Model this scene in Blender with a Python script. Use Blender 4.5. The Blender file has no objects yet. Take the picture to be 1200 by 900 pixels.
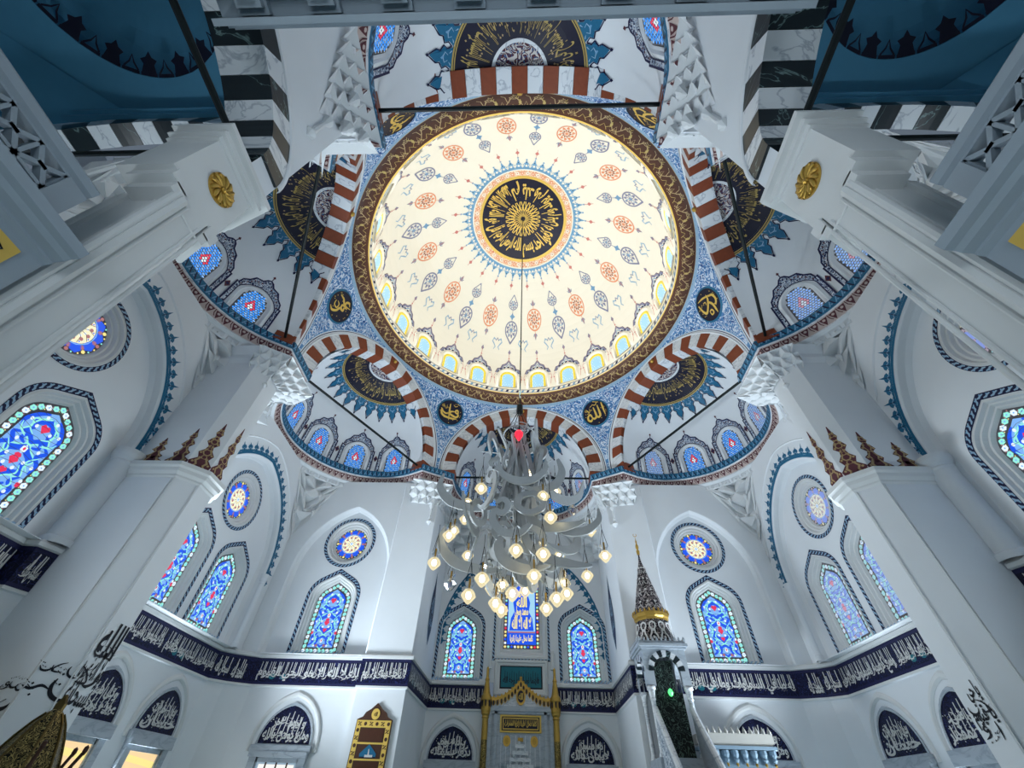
import bpy, bmesh, math, random, unicodedata
from mathutils import Vector, Matrix
from mathutils.geometry import tessellate_polygon
sc = bpy.context.scene
COL = sc.collection
PI = math.pi
R_ = math.radians
sin, cos = math.sin, math.cos
random.seed(7)

# ---------------------------------------------------------------- camera
cam = bpy.data.cameras.new('camera')
cam.sensor_fit = 'HORIZONTAL'
cam.sensor_width = 36.0
cam.lens = 484.2085 / 1200 * 36.0
cam.clip_start = 0.05
cam.clip_end = 200
camo = bpy.data.objects.new('camera', cam)
COL.objects.link(camo)
CAMP, CAMY, CAMR = R_(46.051), R_(-2.9073), R_(-2.1483)
CAM = Vector((0.1956, -8.832, 1.6))
def cam_axes(p, y, r):
    fwd = Vector((sin(y) * cos(p), cos(y) * cos(p), sin(p)))
    right = Vector((cos(y), -sin(y), 0))
    down = fwd.cross(right)
    return cos(r) * right + sin(r) * down, -sin(r) * right + cos(r) * down, fwd
_r, _d, _f = cam_axes(CAMP, CAMY, CAMR)
M = Matrix.Identity(4)
for i in range(3):
    M[i][0], M[i][1], M[i][2], M[i][3] = _r[i], -_d[i], -_f[i], CAM[i]
camo.matrix_world = M
sc.camera = camo

# ---------------------------------------------------------------- colour management, world, lights
sc.view_settings.view_transform = 'Standard'
sc.view_settings.look = 'None'
sc.view_settings.gamma = 1.0
sc.view_settings.exposure = 0.0
sc.view_settings.use_curve_mapping = False
sc.cycles.max_bounces = 7
sc.cycles.diffuse_bounces = 5
sc.cycles.glossy_bounces = 2
sc.cycles.transmission_bounces = 4
sc.cycles.transparent_max_bounces = 6
sc.cycles.sample_clamp_indirect = 4.0
sc.cycles.caustics_reflective = False
sc.cycles.caustics_refractive = False
world = bpy.data.worlds.new('world')
sc.world = world
world.use_nodes = True
world.node_tree.nodes['Background'].inputs[0].default_value = (0.55, 0.7, 0.9, 1)
world.node_tree.nodes['Background'].inputs[1].default_value = 0.2

def area_light(name, loc, aim, sx, sy, power, color, spread=180):
    l = bpy.data.lights.new(name, 'AREA')
    l.shape = 'RECTANGLE'
    l.size, l.size_y = sx, sy
    l.energy = power
    l.color = color
    l.spread = R_(spread)
    o = bpy.data.objects.new(name, l)
    COL.objects.link(o)
    o.location = loc
    o.rotation_euler = (Vector(aim) - Vector(loc)).to_track_quat('-Z', 'Y').to_euler()
    return o
FILL_COL = (0.80, 0.91, 1.0)
# added fill lamps at the ground floor windows, aimed up, and one behind the viewer
for sgn, pw in ((-1, 400), (1, 250)):
    for yy, pw in ((4.3, pw), (3.3, pw), (-4.6, pw * 0.36)):
        area_light('window_fill', (sgn * 8.95, yy, 1.5), (sgn * 2.0, yy * 0.6, 8.6), 1.0, 1.7, pw, FILL_COL, 105)
        area_light('window_fill', (sgn * 8.95, yy, 1.5), (0, yy * 0.6, 3.5), 1.0, 1.7, pw * 0.05, FILL_COL)
    area_light('window_fill', (sgn * 6.65, 6.2, 1.5), (sgn * 4, -1, 8.0), 1.0, 1.7, 170, FILL_COL, 95)
area_light('rear_fill', (0, -12.6, 2.0), (0, 0, 11.0), 4.5, 2.6, 90, FILL_COL, 90)  # added fill from behind, no entrance is modelled there
# added warm spot above the chandelier to brighten the dome; no fitting holds it
def dome_fill():
    l = bpy.data.lights.new('dome_fill', 'SPOT')
    l.energy = 2350
    l.color = (1.0, 0.95, 0.85)
    l.spot_size = R_(98)
    l.spot_blend = 0.25
    l.shadow_soft_size = 0.25
    o = bpy.data.objects.new('dome_fill', l)
    COL.objects.link(o)
    o.location = (0, 0, 10.15)
    o.rotation_euler = (PI, 0, 0)
dome_fill()

# ---------------------------------------------------------------- materials
MATS = {}
def srgb(r, g, b):
    f = lambda c: (c / 255 / 12.92) if c / 255 <= 0.04045 else ((c / 255 + 0.055) / 1.055) ** 2.4
    return (f(r), f(g), f(b), 1)
def base_mat(name):
    m = bpy.data.materials.new(name)
    m.use_nodes = True
    MATS[name] = m
    nt = m.node_tree
    return m, nt, nt.nodes['Principled BSDF']
def mat(name, col, rough=0.6, metal=0.0, var=0.0, scale=6.0, bump=0.0, spec=0.3):
    m, nt, b = base_mat(name)
    b.inputs['Base Color'].default_value = col
    b.inputs['Roughness'].default_value = rough
    b.inputs['Metallic'].default_value = metal
    b.inputs['Specular IOR Level'].default_value = spec
    if var or bump:
        tc = nt.nodes.new('ShaderNodeTexCoord')
        n = nt.nodes.new('ShaderNodeTexNoise')
        n.inputs['Scale'].default_value = scale
        n.inputs['Detail'].default_value = 4
        nt.links.new(tc.outputs['Object'], n.inputs['Vector'])
        if var:
            mx = nt.nodes.new('ShaderNodeMix')
            mx.data_type = 'RGBA'
            mx.inputs[6].default_value = [c * (1 - var) for c in col[:3]] + [1]
            mx.inputs[7].default_value = [min(1, c * (1 + var * 0.6)) for c in col[:3]] + [1]
            nt.links.new(n.outputs['Fac'], mx.inputs[0])
            nt.links.new(mx.outputs[2], b.inputs['Base Color'])
        if bump:
            bp = nt.nodes.new('ShaderNodeBump')
            bp.inputs['Strength'].default_value = bump
            nt.links.new(n.outputs['Fac'], bp.inputs['Height'])
            nt.links.new(bp.outputs['Normal'], b.inputs['Normal'])
    return m
def marble(name, col, vein, scale=2.0, width=0.04, rough=0.35):
    m, nt, b = base_mat(name)
    b.inputs['Roughness'].default_value = rough
    tc = nt.nodes.new('ShaderNodeTexCoord')
    n = nt.nodes.new('ShaderNodeTexNoise')
    n.inputs['Scale'].default_value = scale
    n.inputs['Detail'].default_value = 5
    n.inputs['Distortion'].default_value = 1.2
    mp = nt.nodes.new('ShaderNodeMapping')
    mp.inputs['Scale'].default_value = (1, 1, 3)
    nt.links.new(tc.outputs['Object'], mp.inputs[0])
    nt.links.new(mp.outputs[0], n.inputs['Vector'])
    s = nt.nodes.new('ShaderNodeMath'); s.operation = 'SUBTRACT'; s.inputs[1].default_value = 0.5
    a = nt.nodes.new('ShaderNodeMath'); a.operation = 'ABSOLUTE'
    r = nt.nodes.new('ShaderNodeMapRange')
    r.inputs[1].default_value = 0.0; r.inputs[2].default_value = width
    nt.links.new(n.outputs['Fac'], s.inputs[0]); nt.links.new(s.outputs[0], a.inputs[0]); nt.links.new(a.outputs[0], r.inputs[0])
    mx = nt.nodes.new('ShaderNodeMix'); mx.data_type = 'RGBA'
    mx.inputs[6].default_value = vein; mx.inputs[7].default_value = col
    nt.links.new(r.outputs[0], mx.inputs[0])
    nt.links.new(mx.outputs[2], b.inputs['Base Color'])
    return m
def arabesque(name, ground, line, dark, scale, k=5.0, wl=0.30, wd=0.18, rough=0.45, metal=0.0):
    """curling painted scrollwork: contour lines of a smooth noise, with a second, darker set"""
    m, nt, b = base_mat(name)
    b.inputs['Roughness'].default_value = rough
    b.inputs['Metallic'].default_value = metal
    b.inputs['Specular IOR Level'].default_value = 0.2
    tc = nt.nodes.new('ShaderNodeTexCoord')
    cur = None
    prev = ground
    for j, (c, w, off) in enumerate(((dark, wd, 3.7), (line, wl, 0.0))):
        n = nt.nodes.new('ShaderNodeTexNoise')
        n.inputs['Scale'].default_value = scale
        n.inputs['Detail'].default_value = 0.6
        n.inputs['Distortion'].default_value = 0.8
        mp = nt.nodes.new('ShaderNodeMapping')
        mp.inputs['Location'].default_value = (off, off * 2, off)
        nt.links.new(tc.outputs['Object'], mp.inputs[0]); nt.links.new(mp.outputs[0], n.inputs['Vector'])
        mu = nt.nodes.new('ShaderNodeMath'); mu.operation = 'MULTIPLY'; mu.inputs[1].default_value = k
        fr = nt.nodes.new('ShaderNodeMath'); fr.operation = 'FRACT'
        lt = nt.nodes.new('ShaderNodeMath'); lt.operation = 'LESS_THAN'; lt.inputs[1].default_value = w
        nt.links.new(n.outputs['Fac'], mu.inputs[0]); nt.links.new(mu.outputs[0], fr.inputs[0]); nt.links.new(fr.outputs[0], lt.inputs[0])
        mx = nt.nodes.new('ShaderNodeMix'); mx.data_type = 'RGBA'
        if cur is None: mx.inputs[6].default_value = prev
        else: nt.links.new(cur, mx.inputs[6])
        mx.inputs[7].default_value = c
        nt.links.new(lt.outputs[0], mx.inputs[0])
        cur = mx.outputs[2]
    nt.links.new(cur, b.inputs['Base Color'])
    return m
def emis(name, col, strength=1.0):
    m, nt, b = base_mat(name)
    b.inputs['Base Color'].default_value = [c * 0.15 for c in col[:3]] + [1]
    b.inputs['Roughness'].default_value = 0.3
    b.inputs['Emission Color'].default_value = col
    b.inputs['Emission Strength'].default_value = strength
    return m

mat('plaster', srgb(222, 226, 230), 0.75, var=0.05, scale=1.3)
mat('plaster_relief', srgb(216, 219, 221), 0.8, var=0.06, scale=2)
mat('stone_white', srgb(214, 216, 216), 0.55, var=0.07, scale=2)
mat('cream', srgb(236, 230, 215), 0.8)
marble('marble_white', srgb(212, 216, 220), srgb(165, 172, 182), 1.6, 0.03)
marble('marble_grey', srgb(172, 181, 190), srgb(152, 162, 173), 1.2, 0.05)
mat('brown_marble', srgb(128, 62, 36), 0.5, var=0.22, scale=9)
marble('black_marble', srgb(22, 32, 38), srgb(110, 135, 135), 0.8, 0.006, 0.3)
mat('gold', srgb(196, 158, 76), 0.35, 0.6, var=0.2, scale=30)
mat('gold_paint', srgb(222, 186, 92), 0.5, 0.15)
mat('old_gold', srgb(176, 140, 62), 0.4, 0.7, var=0.35, scale=14)
mat('navy', srgb(16, 20, 62), 0.45, var=0.25, scale=20)
mat('navy_dark', srgb(18, 18, 42), 0.5)
mat('navy_line', srgb(26, 28, 70), 0.6)
mat('lettering_white', srgb(206, 206, 204), 0.6)
mat('lettering_black', srgb(22, 24, 34), 0.6)
mat('teal', srgb(32, 104, 140), 0.5, var=0.2, scale=20)
mat('tile_teal', srgb(20, 108, 122), 0.4, var=0.15, scale=10)
mat('sky_blue', srgb(112, 160, 196), 0.6)
mat('pale_blue', srgb(150, 180, 204), 0.6)
mat('pink_fresco', srgb(196, 178, 172), 0.7)
mat('maroon', srgb(92, 50, 58), 0.65)
mat('orange_paint', srgb(226, 150, 112), 0.7)
mat('rose_paint', srgb(204, 128, 120), 0.7)
mat('grey_paint', srgb(132, 134, 160), 0.7)
mat('dull_gold', srgb(178, 154, 88), 0.55)
mat('ring_brown', srgb(74, 40, 24), 0.5, var=0.25, scale=8)
mat('ring_tan', srgb(176, 150, 108), 0.55)
mat('dark_iron', srgb(18, 26, 28), 0.45, 0.3)
mat('silver', srgb(172, 176, 178), 0.42, 0.18, var=0.12, scale=8)
mat('balcony_stone', srgb(168, 166, 160), 0.7, var=0.08)  # stone darkened: the shadow on the balcony is put into the colour
mat('balcony_shade', srgb(118, 140, 156), 0.6, var=0.06)  # lower parts of the same stone, shade put into the colour
mat('steel_blue', srgb(150, 162, 172), 0.5, 0.0, var=0.06)
mat('wood_dark', srgb(74, 46, 32), 0.5, var=0.25, scale=18)
mat('brass_dark', srgb(110, 92, 52), 0.35, 0.75, var=0.4, scale=30)
mat('carpet', srgb(150, 188, 190), 0.95, var=0.12, scale=3)
mat('lead', srgb(96, 92, 96), 0.6)
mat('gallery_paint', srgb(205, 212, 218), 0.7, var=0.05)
mat('vault_shade_teal', srgb(86, 150, 182), 0.8, var=0.06)  # white vault in gloom: the teal shade is put into the colour
mat('shadow_black', srgb(14, 18, 18), 0.8)
arabesque('pendentive_blue', srgb(84, 134, 186), srgb(204, 216, 230), srgb(44, 80, 138), 4.6, 5.0, 0.36, 0.26)
arabesque('spire_scroll', srgb(34, 30, 38), srgb(160, 150, 150), srgb(20, 18, 24), 7.0, 5, 0.32, 0.3)
arabesque('curtain_scroll', srgb(16, 22, 22), srgb(74, 92, 84), srgb(8, 10, 10), 8.0, 5, 0.25, 0.3)
arabesque('rosette_scroll', srgb(78, 34, 44), srgb(196, 190, 186), srgb(40, 80, 124), 6.0, 5, 0.42, 0.3)
arabesque('navy_scroll', srgb(10, 12, 44), srgb(34, 42, 92), srgb(8, 9, 32), 9.0, 5, 0.22, 0.3)
arabesque('stone_scroll', srgb(150, 164, 178), srgb(214, 220, 226), srgb(96, 112, 132), 7.0, 4, 0.4, 0.3)
arabesque('brass_scroll', srgb(120, 100, 56), srgb(176, 152, 88), srgb(34, 30, 20), 16.0, 5, 0.3, 0.35, 0.35, 0.5)
arabesque('lantern_scroll', srgb(92, 80, 50), srgb(170, 150, 92), srgb(22, 20, 16), 34.0, 5, 0.3, 0.4, 0.4, 0.4)
arabesque('orange_scroll', srgb(230, 186, 150), srgb(240, 222, 196), srgb(206, 112, 84), 7.0, 5, 0.3, 0.3)
arabesque('window_lace', srgb(150, 168, 190), srgb(222, 226, 230), srgb(26, 30, 74), 10.0, 4, 0.3, 0.46)
GL = {
 'pearl': emis('glass_pearl', (0.92, 0.86, 0.58, 1), 1.0),
 'amber': emis('glass_amber', (0.95, 0.74, 0.06, 1), 1.0),
 'azure': emis('glass_azure', (0.03, 0.30, 0.95, 1), 1.0),
 'blue': emis('glass_blue', (0.008, 0.09, 0.80, 1), 1.0),
 'light': emis('glass_light_blue', (0.20, 0.44, 0.86, 1), 1.0),
 'aqua': emis('glass_aqua', (0.30, 0.82, 0.72, 1), 1.0),
 'white': emis('glass_white', (0.80, 0.92, 1.0, 1), 1.0),
 'red': emis('glass_red', (0.80, 0.03, 0.10, 1), 1.0),
 'yellow': emis('glass_yellow', (0.95, 0.80, 0.28, 1), 1.0),
 'rose': emis('glass_rose', (0.42, 0.17, 0.18, 1), 1.0),
 'pale': emis('glass_pale_blue', (0.36, 0.66, 0.86, 1), 1.0),
 'lead': MATS['lead'],
}
# paler copies for the right hand side: glare mixed into the colour of the same glass
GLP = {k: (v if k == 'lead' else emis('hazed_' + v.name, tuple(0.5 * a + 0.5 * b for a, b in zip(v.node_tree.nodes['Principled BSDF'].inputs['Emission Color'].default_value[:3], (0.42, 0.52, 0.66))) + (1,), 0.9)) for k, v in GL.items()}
emis('bulb_light', (1.0, 0.85, 0.54, 1), 13.0)
emis('red_light', (1.0, 0.02, 0.05, 1), 1.6)
emis('green_light', (0.10, 0.95, 0.22, 1), 1.8)
emis('outdoor_warm', (0.95, 0.68, 0.36, 1), 1.0)
emis('outdoor_white', (0.92, 0.90, 0.86, 1), 1.0)
emis('outdoor_blue', (0.42, 0.58, 0.72, 1), 0.6)
def glass_mat():
    m, nt, b = base_mat('lamp_glass')
    nt.nodes.remove(b)
    out = nt.nodes['Material Output']
    t = nt.nodes.new('ShaderNodeBsdfTransparent'); t.inputs[0].default_value = (0.93, 0.94, 0.95, 1)
    g = nt.nodes.new('ShaderNodeBsdfGlossy'); g.inputs['Roughness'].default_value = 0.08
    lw = nt.nodes.new('ShaderNodeLayerWeight'); lw.inputs[0].default_value = 0.45
    mx = nt.nodes.new('ShaderNodeMixShader')
    nt.links.new(lw.outputs['Facing'], mx.inputs[0]); nt.links.new(t.outputs[0], mx.inputs[1]); nt.links.new(g.outputs[0], mx.inputs[2])
    nt.links.new(mx.outputs[0], out.inputs[0])
glass_mat()
def lit_glass():
    m, nt, b = base_mat('lit_lamp_glass')
    nt.nodes.remove(b)
    out = nt.nodes['Material Output']
    t = nt.nodes.new('ShaderNodeBsdfTransparent'); t.inputs[0].default_value = (0.95, 0.93, 0.88, 1)
    e = nt.nodes.new('ShaderNodeEmission'); e.inputs[0].default_value = (1.0, 0.86, 0.52, 1); e.inputs[1].default_value = 1.15
    lw = nt.nodes.new('ShaderNodeLayerWeight'); lw.inputs[0].default_value = 0.3
    mx = nt.nodes.new('ShaderNodeMixShader')
    mr = nt.nodes.new('ShaderNodeMapRange'); mr.inputs[3].default_value = 0.35; mr.inputs[4].default_value = 0.9
    nt.links.new(lw.outputs['Facing'], mr.inputs[0]); nt.links.new(mr.outputs[0], mx.inputs[0]); nt.links.new(t.outputs[0], mx.inputs[1]); nt.links.new(e.outputs[0], mx.inputs[2])
    nt.links.new(mx.outputs[0], out.inputs[0])
lit_glass()

# ---------------------------------------------------------------- mesh helpers
class MB:
    """collects faces of several materials and links them as ONE mesh object"""
    def __init__(s):
        s.v, s.f, s.mi, s.mats = [], [], [], []
    def m(s, name):
        if name not in s.mats: s.mats.append(name)
        return s.mats.index(name)
    def face(s, pts, mt):
        b = len(s.v)
        s.v.extend([tuple(p) for p in pts])
        s.f.append(tuple(range(b, b + len(pts)))); s.mi.append(s.m(mt))
    def raw(s, vs, fs, mt):
        b = len(s.v); k = s.m(mt)
        s.v.extend([tuple(p) for p in vs])
        for f in fs:
            s.f.append(tuple(b + i for i in f)); s.mi.append(k)
    def grid(s, rows, mt, closed=False):
        n = len(rows[0]); vs = [p for r in rows for p in r]; fs = []
        for i in range(len(rows) - 1):
            for j in range(n if closed else n - 1):
                k = (j + 1) % n
                fs.append((i * n + j, i * n + k, (i + 1) * n + k, (i + 1) * n + j))
        s.raw(vs, fs, mt)
    def box(s, c, h, mt, ax=None):
        X, Y, Z = ax or (Vector((1, 0, 0)), Vector((0, 1, 0)), Vector((0, 0, 1)))
        c = Vector(c)
        vs = [c + X * h[0] * a + Y * h[1] * b + Z * h[2] * d for d in (-1, 1) for a, b in ((-1, -1), (1, -1), (1, 1), (-1, 1))]
        s.raw(vs, [(3, 2, 1, 0), (4, 5, 6, 7), (0, 1, 5, 4), (1, 2, 6, 5), (2, 3, 7, 6), (3, 0, 4, 7)], mt)
    def prism(s, poly, f, w0, w1, mt, side=None, caps=(False, True)):
        """2D outline in a frame f(u,v,w), from depth w0 to w1"""
        n = len(poly)
        a = [f(u, v, w0) for u, v in poly]; b = [f(u, v, w1) for u, v in poly]
        s.raw(a + b, [(i, (i + 1) % n, n + (i + 1) % n, n + i) for i in range(n)], side or mt)
        if caps[1]: s.face(b, mt)
        if caps[0]: s.face(a[::-1], mt)
    def band(s, A, B, f, wa, wb, mt, closed=True):
        """strip between two outlines with equal numbers of points"""
        s.grid([[f(u, v, wa) for u, v in A], [f(u, v, wb) for u, v in B]], mt, closed)
    def holed(s, outer, holes, f, w, mt):
        loops = [[Vector((u, v, 0)) for u, v in outer]] + [[Vector((u, v, 0)) for u, v in h] for h in holes]
        tri = tessellate_polygon(loops)
        flat = [p for l in loops for p in l]
        s.raw([f(p.x, p.y, w) for p in flat], tri, mt)
    def tube(s, pts, r, mt, n=8, caps=True):
        pts = [Vector(p) for p in pts]; rr = r if isinstance(r, (list, tuple)) else [r] * len(pts)
        rows = []; up = None
        for i, p in enumerate(pts):
            t = (pts[min(i + 1, len(pts) - 1)] - pts[max(i - 1, 0)]).normalized()
            if up is None:
                up = Vector((0, 0, 1)) if abs(t.z) < 0.9 else Vector((1, 0, 0))
            x = t.cross(up).normalized(); y = x.cross(t).normalized(); up = y
            rows.append([p + rr[i] * (cos(2 * PI * k / n) * x + sin(2 * PI * k / n) * y) for k in range(n)])
        s.grid(rows, mt, True)
        if caps:
            s.face(rows[0][::-1], mt); s.face(rows[-1], mt)
    def lathe(s, prof, c, mt, n=16, a0=0, a1=2 * PI, mts=None):
        full = abs(a1 - a0 - 2 * PI) < 1e-6
        k = n if full else n + 1
        for i in range(len(prof) - 1):
            rows = []
            for r, z in prof[i:i + 2]:
                rows.append([Vector((c[0] + r * sin(a0 + (a1 - a0) * j / n), c[1] + r * cos(a0 + (a1 - a0) * j / n), c[2] + z)) for j in range(k)])
            s.grid(rows, mts[i] if mts else mt, full)
    def stroke(s, pts, wid, f, w, mt):
        """flat painted stroke along a 2D polyline; wid a number or a list"""
        n = len(pts); L = []; Rr = []
        for i, (u, v) in enumerate(pts):
            a = pts[max(i - 1, 0)]; b = pts[min(i + 1, n - 1)]
            du, dv = b[0] - a[0], b[1] - a[1]; d = math.hypot(du, dv) or 1
            ww = (wid[i] if isinstance(wid, (list, tuple)) else wid) / 2
            L.append(f(u - dv / d * ww, v + du / d * ww, w)); Rr.append(f(u + dv / d * ww, v - du / d * ww, w))
        s.grid([Rr, L], mt)
    def disc(s, u, v, r, f, w, mt, n=8, ry=None, rot=0):
        ry = ry or r
        s.face([f(u + r * cos(rot + 2 * PI * k / n), v + ry * sin(rot + 2 * PI * k / n), w) for k in range(n)], mt)
    def poly(s, pts, f, w, mt):
        s.face([f(u, v, w) for u, v in pts], mt)
    def mesh(s, name, smooth=False):
        me = bpy.data.meshes.new(name)
        me.from_pydata(s.v, [], s.f)
        for x in s.mats: me.materials.append(MATS[x])
        me.polygons.foreach_set('material_index', s.mi)
        if smooth: me.polygons.foreach_set('use_smooth', [True] * len(me.polygons))
        me.update()
        return me
    def build(s, name, parent=None, smooth=False, **kw):
        return link(name, s.mesh(name, smooth), parent, **kw)
def link(name, data, parent=None, loc=None, rz=None, **kw):
    o = bpy.data.objects.new(name, data)
    COL.objects.link(o)
    if parent: o.parent = parent
    if loc: o.location = loc
    if rz is not None: o.rotation_euler.z = rz
    for k, v in kw.items(): o[k] = v
    return o
def thing(name, label, cat, loc=(0, 0, 0), rz=0, group=None):
    o = link(name, None, loc=loc, rz=rz, label=label, category=cat)
    if group: o['group'] = group
    return o
def struct(name, loc=(0, 0, 0), rz=0, label=None):
    o = link(name, None, loc=loc, rz=rz, kind='structure')
    if label: o['label'] = label
    return o
Z = Vector((0, 0, 1))
def frame(o, s, d):
    o, s, d = Vector(o), Vector(s), Vector(d)
    return lambda u, v, w=0.0: o + s * u + Z * v + d * w
def az(deg): return Vector((sin(R_(deg)), cos(R_(deg)), 0))

# ---------------------------------------------------------------- Arabic lettering
FORMS = {}
for _c in list(range(0xFB50, 0xFDFF)) + list(range(0xFE70, 0xFEFD)):
    _p = unicodedata.decomposition(chr(_c)).split()
    if len(_p) == 2 and _p[0] in ('<isolated>', '<final>', '<initial>', '<medial>'):
        FORMS.setdefault(chr(int(_p[1], 16)), {})[_p[0][1:-1]] = chr(_c)
def arabic(t):
    t = t.replace('\u0644\u0627', '\uFEFB'); out = []
    jn = lambda c: 'initial' in FORMS.get(c, {})
    jp = lambda c: 'final' in FORMS.get(c, {}) or c == '\uFEFB'
    for i, c in enumerate(t):
        p = i > 0 and jn(t[i - 1]) and jp(c)
        if c == '\uFEFB':
            out.append('\uFEFC' if p else c); continue
        n = i < len(t) - 1 and jn(c) and jp(t[i + 1])
        out.append(FORMS.get(c, {}).get('medial' if p and n else 'final' if p else 'initial' if n else 'isolated', c))
    return ''.join(reversed(out))
TXT = {}
def text2d(t, bold=0.018):
    k = (t, bold)
    if k in TXT: return TXT[k]
    cu = bpy.data.curves.new('lettering', 'FONT')
    cu.body = arabic(t); cu.size = 1.0; cu.resolution_u = 2; cu.offset = bold
    o = bpy.data.objects.new('lettering', cu)
    COL.objects.link(o)
    dg = bpy.context.evaluated_depsgraph_get(); dg.update()
    me = bpy.data.meshes.new_from_object(o.evaluated_get(dg))
    vs = [(v.co.x, v.co.y) for v in me.vertices]; fs = [tuple(p.vertices) for p in me.polygons]
    bpy.data.objects.remove(o); bpy.data.curves.remove(cu); bpy.data.meshes.remove(me)
    x0, x1 = min(v[0] for v in vs), max(v[0] for v in vs); y0, y1 = min(v[1] for v in vs), max(v[1] for v in vs)
    vs = [((a - x0) / (x1 - x0), (b - y0) / (y1 - y0)) for a, b in vs]
    TXT[k] = (vs, fs, (x1 - x0) / (y1 - y0))
    return TXT[k]
def put_text(mb, t, f, u0, u1, v0, v1, w, mt, bold=0.018, clip=None):
    vs, fs, asp = text2d(t, bold)
    P = [f(u0 + (u1 - u0) * a, v0 + (v1 - v0) * b, w) for a, b in vs]
    if clip:
        keep = [clip(u0 + (u1 - u0) * a, v0 + (v1 - v0) * b) for a, b in vs]
        fs = [q for q in fs if all(keep[i] for i in q)]
    mb.raw(P, fs, mt)
def pen_run(mb, f, u0, u1, v, h, w, mt, seed):
    """flowing pen strokes: bowls, loops, long tails and dots set side by side on a wavering base line"""
    rn = random.Random(seed)
    LIB = [([(-.5, .35), (-.52, .0), (-.2, -.3), (.25, -.25), (.5, .15)], [.03, .10, .14, .12, .02]),
           ([(.2, .5), (.28, .1), (.1, -.35), (-.35, -.6), (-.75, -.5)], [.04, .13, .14, .13, .02]),
           ([(.2, .25), (.0, .38), (-.16, .2), (.0, .02), (.2, .15), (.1, -.25), (-.4, -.45)], [.05, .09, .1, .1, .1, .12, .02]),
           ([(.05, .9), (.08, .3), (.0, -.3)], [.05, .12, .03]), ([(-.45, .8), (.1, .5), (.5, -.1), (.1, -.25), (-.4, -.2)], [.03, .1, .1, .11, .03]),
           ([(.6, .0), (.2, -.12), (-.2, .1), (-.6, -.05)], [.03, .1, .1, .03])]
    n = max(2, int((u1 - u0) / (h * .62)))
    for i in range(n):
        P, W = LIB[(i * 2 + seed) % len(LIB)] if i % 3 else rn.choice(LIB)
        c = u0 + (u1 - u0) * (i + .5) / n; dv = v + h * rn.uniform(-.14, .14)
        Q = [(c + x * h * .72, dv + y * h * .6) for x, y in P]
        pts, wid = [], []
        for k in range(len(Q) - 1):
            p0, p1, p2, p3 = Q[max(k - 1, 0)], Q[k], Q[k + 1], Q[min(k + 2, len(Q) - 1)]
            for t in (0, .25, .5, .75):
                q = lambda a, b, c_, d: .5 * (2 * b + (c_ - a) * t + (2 * a - 5 * b + 4 * c_ - d) * t * t + (3 * b - a - 3 * c_ + d) * t ** 3)
                pts.append((q(p0[0], p1[0], p2[0], p3[0]), q(p0[1], p1[1], p2[1], p3[1]))); wid.append((W[k] + (W[k + 1] - W[k]) * t) * h)
        pts.append(Q[-1]); wid.append(W[-1] * h)
        mb.stroke(pts, wid, f, w + .001 * (i % 3), mt)
        for k in range(3):
            x, y = c + h * rn.uniform(-.35, .35), dv + h * rn.uniform(-.45, .55)
            mb.poly([(x - .05 * h, y), (x, y - .05 * h), (x + .05 * h, y), (x, y + .05 * h)], f, w + .004, mt)
            if k: mb.stroke([(x + .1 * h, y), (x + .25 * h, y + .1 * h)], .025 * h, f, w + .004, mt)
VERSE = ['الله لا اله الا هو الحي القيوم', 'لا تاخذه سنة ولا نوم', 'له ما في السماوات وما في الارض', 'من ذا الذي يشفع عنده الا باذنه',
         'يعلم ما بين ايديهم وما خلفهم', 'ولا يحيطون بشيء من علمه الا بما شاء', 'وسع كرسيه السماوات والارض', 'ولا يؤده حفظهما وهو العلي العظيم']

# ---------------------------------------------------------------- outlines
def pointed(hw, z0, zs, za, n=10, u0=0.0):
    """pointed arch outline, counter-clockwise from bottom left; closed polygon"""
    rise = max(za - zs, hw)
    pts = [(u0 - hw, z0), (u0 + hw, z0)]
    r = (hw * hw + rise * rise) / (2 * hw)
    am = math.atan2(rise, r - hw)
    side = [(hw - r + r * cos(am * i / n), zs + r * sin(am * i / n)) for i in range(n + 1)]
    side = [(x, zs + (y - zs) * (za - zs) / rise) for x, y in side]
    pts += [(u0 + x, y) for x, y in side]
    pts += [(u0 - x, y) for x, y in side[-2::-1]]
    return pts
def tudor(hw, z0, zs, za, n=7, u0=0.0):
    """pointed arch with tight shoulders and nearly straight slopes"""
    r = hw * .80
    A = R_(60)
    side = [(hw - r + r * cos(A * i / n), r * sin(A * i / n)) for i in range(n + 1)]
    x1, y1 = side[-1]
    k = (za - zs) / (y1 + x1 / math.tan(A) * 1.02)
    side = [(x, zs + y * k) for x, y in side]
    x1, y1 = side[-1]
    side += [(x1 * (1 - t), y1 + (za - y1) * t) for t in (.35, .7, 1)]
    return [(u0 - hw, z0), (u0 + hw, z0)] + [(u0 + x, y) for x, y in side] + [(u0 - x, y) for x, y in side[-2::-1]]
def round_arch(hw, z0, zs, n=12, u0=0.0, rise=None):
    rise = rise or hw
    return [(u0 - hw, z0), (u0 + hw, z0)] + [(u0 + hw * cos(PI * i / n), zs + rise * sin(PI * i / n)) for i in range(n + 1)]
def circle(r, c=(0, 0), n=32, ry=None):
    return [(c[0] + r * cos(2 * PI * i / n), c[1] + (ry or r) * sin(2 * PI * i / n)) for i in range(n)]
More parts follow.
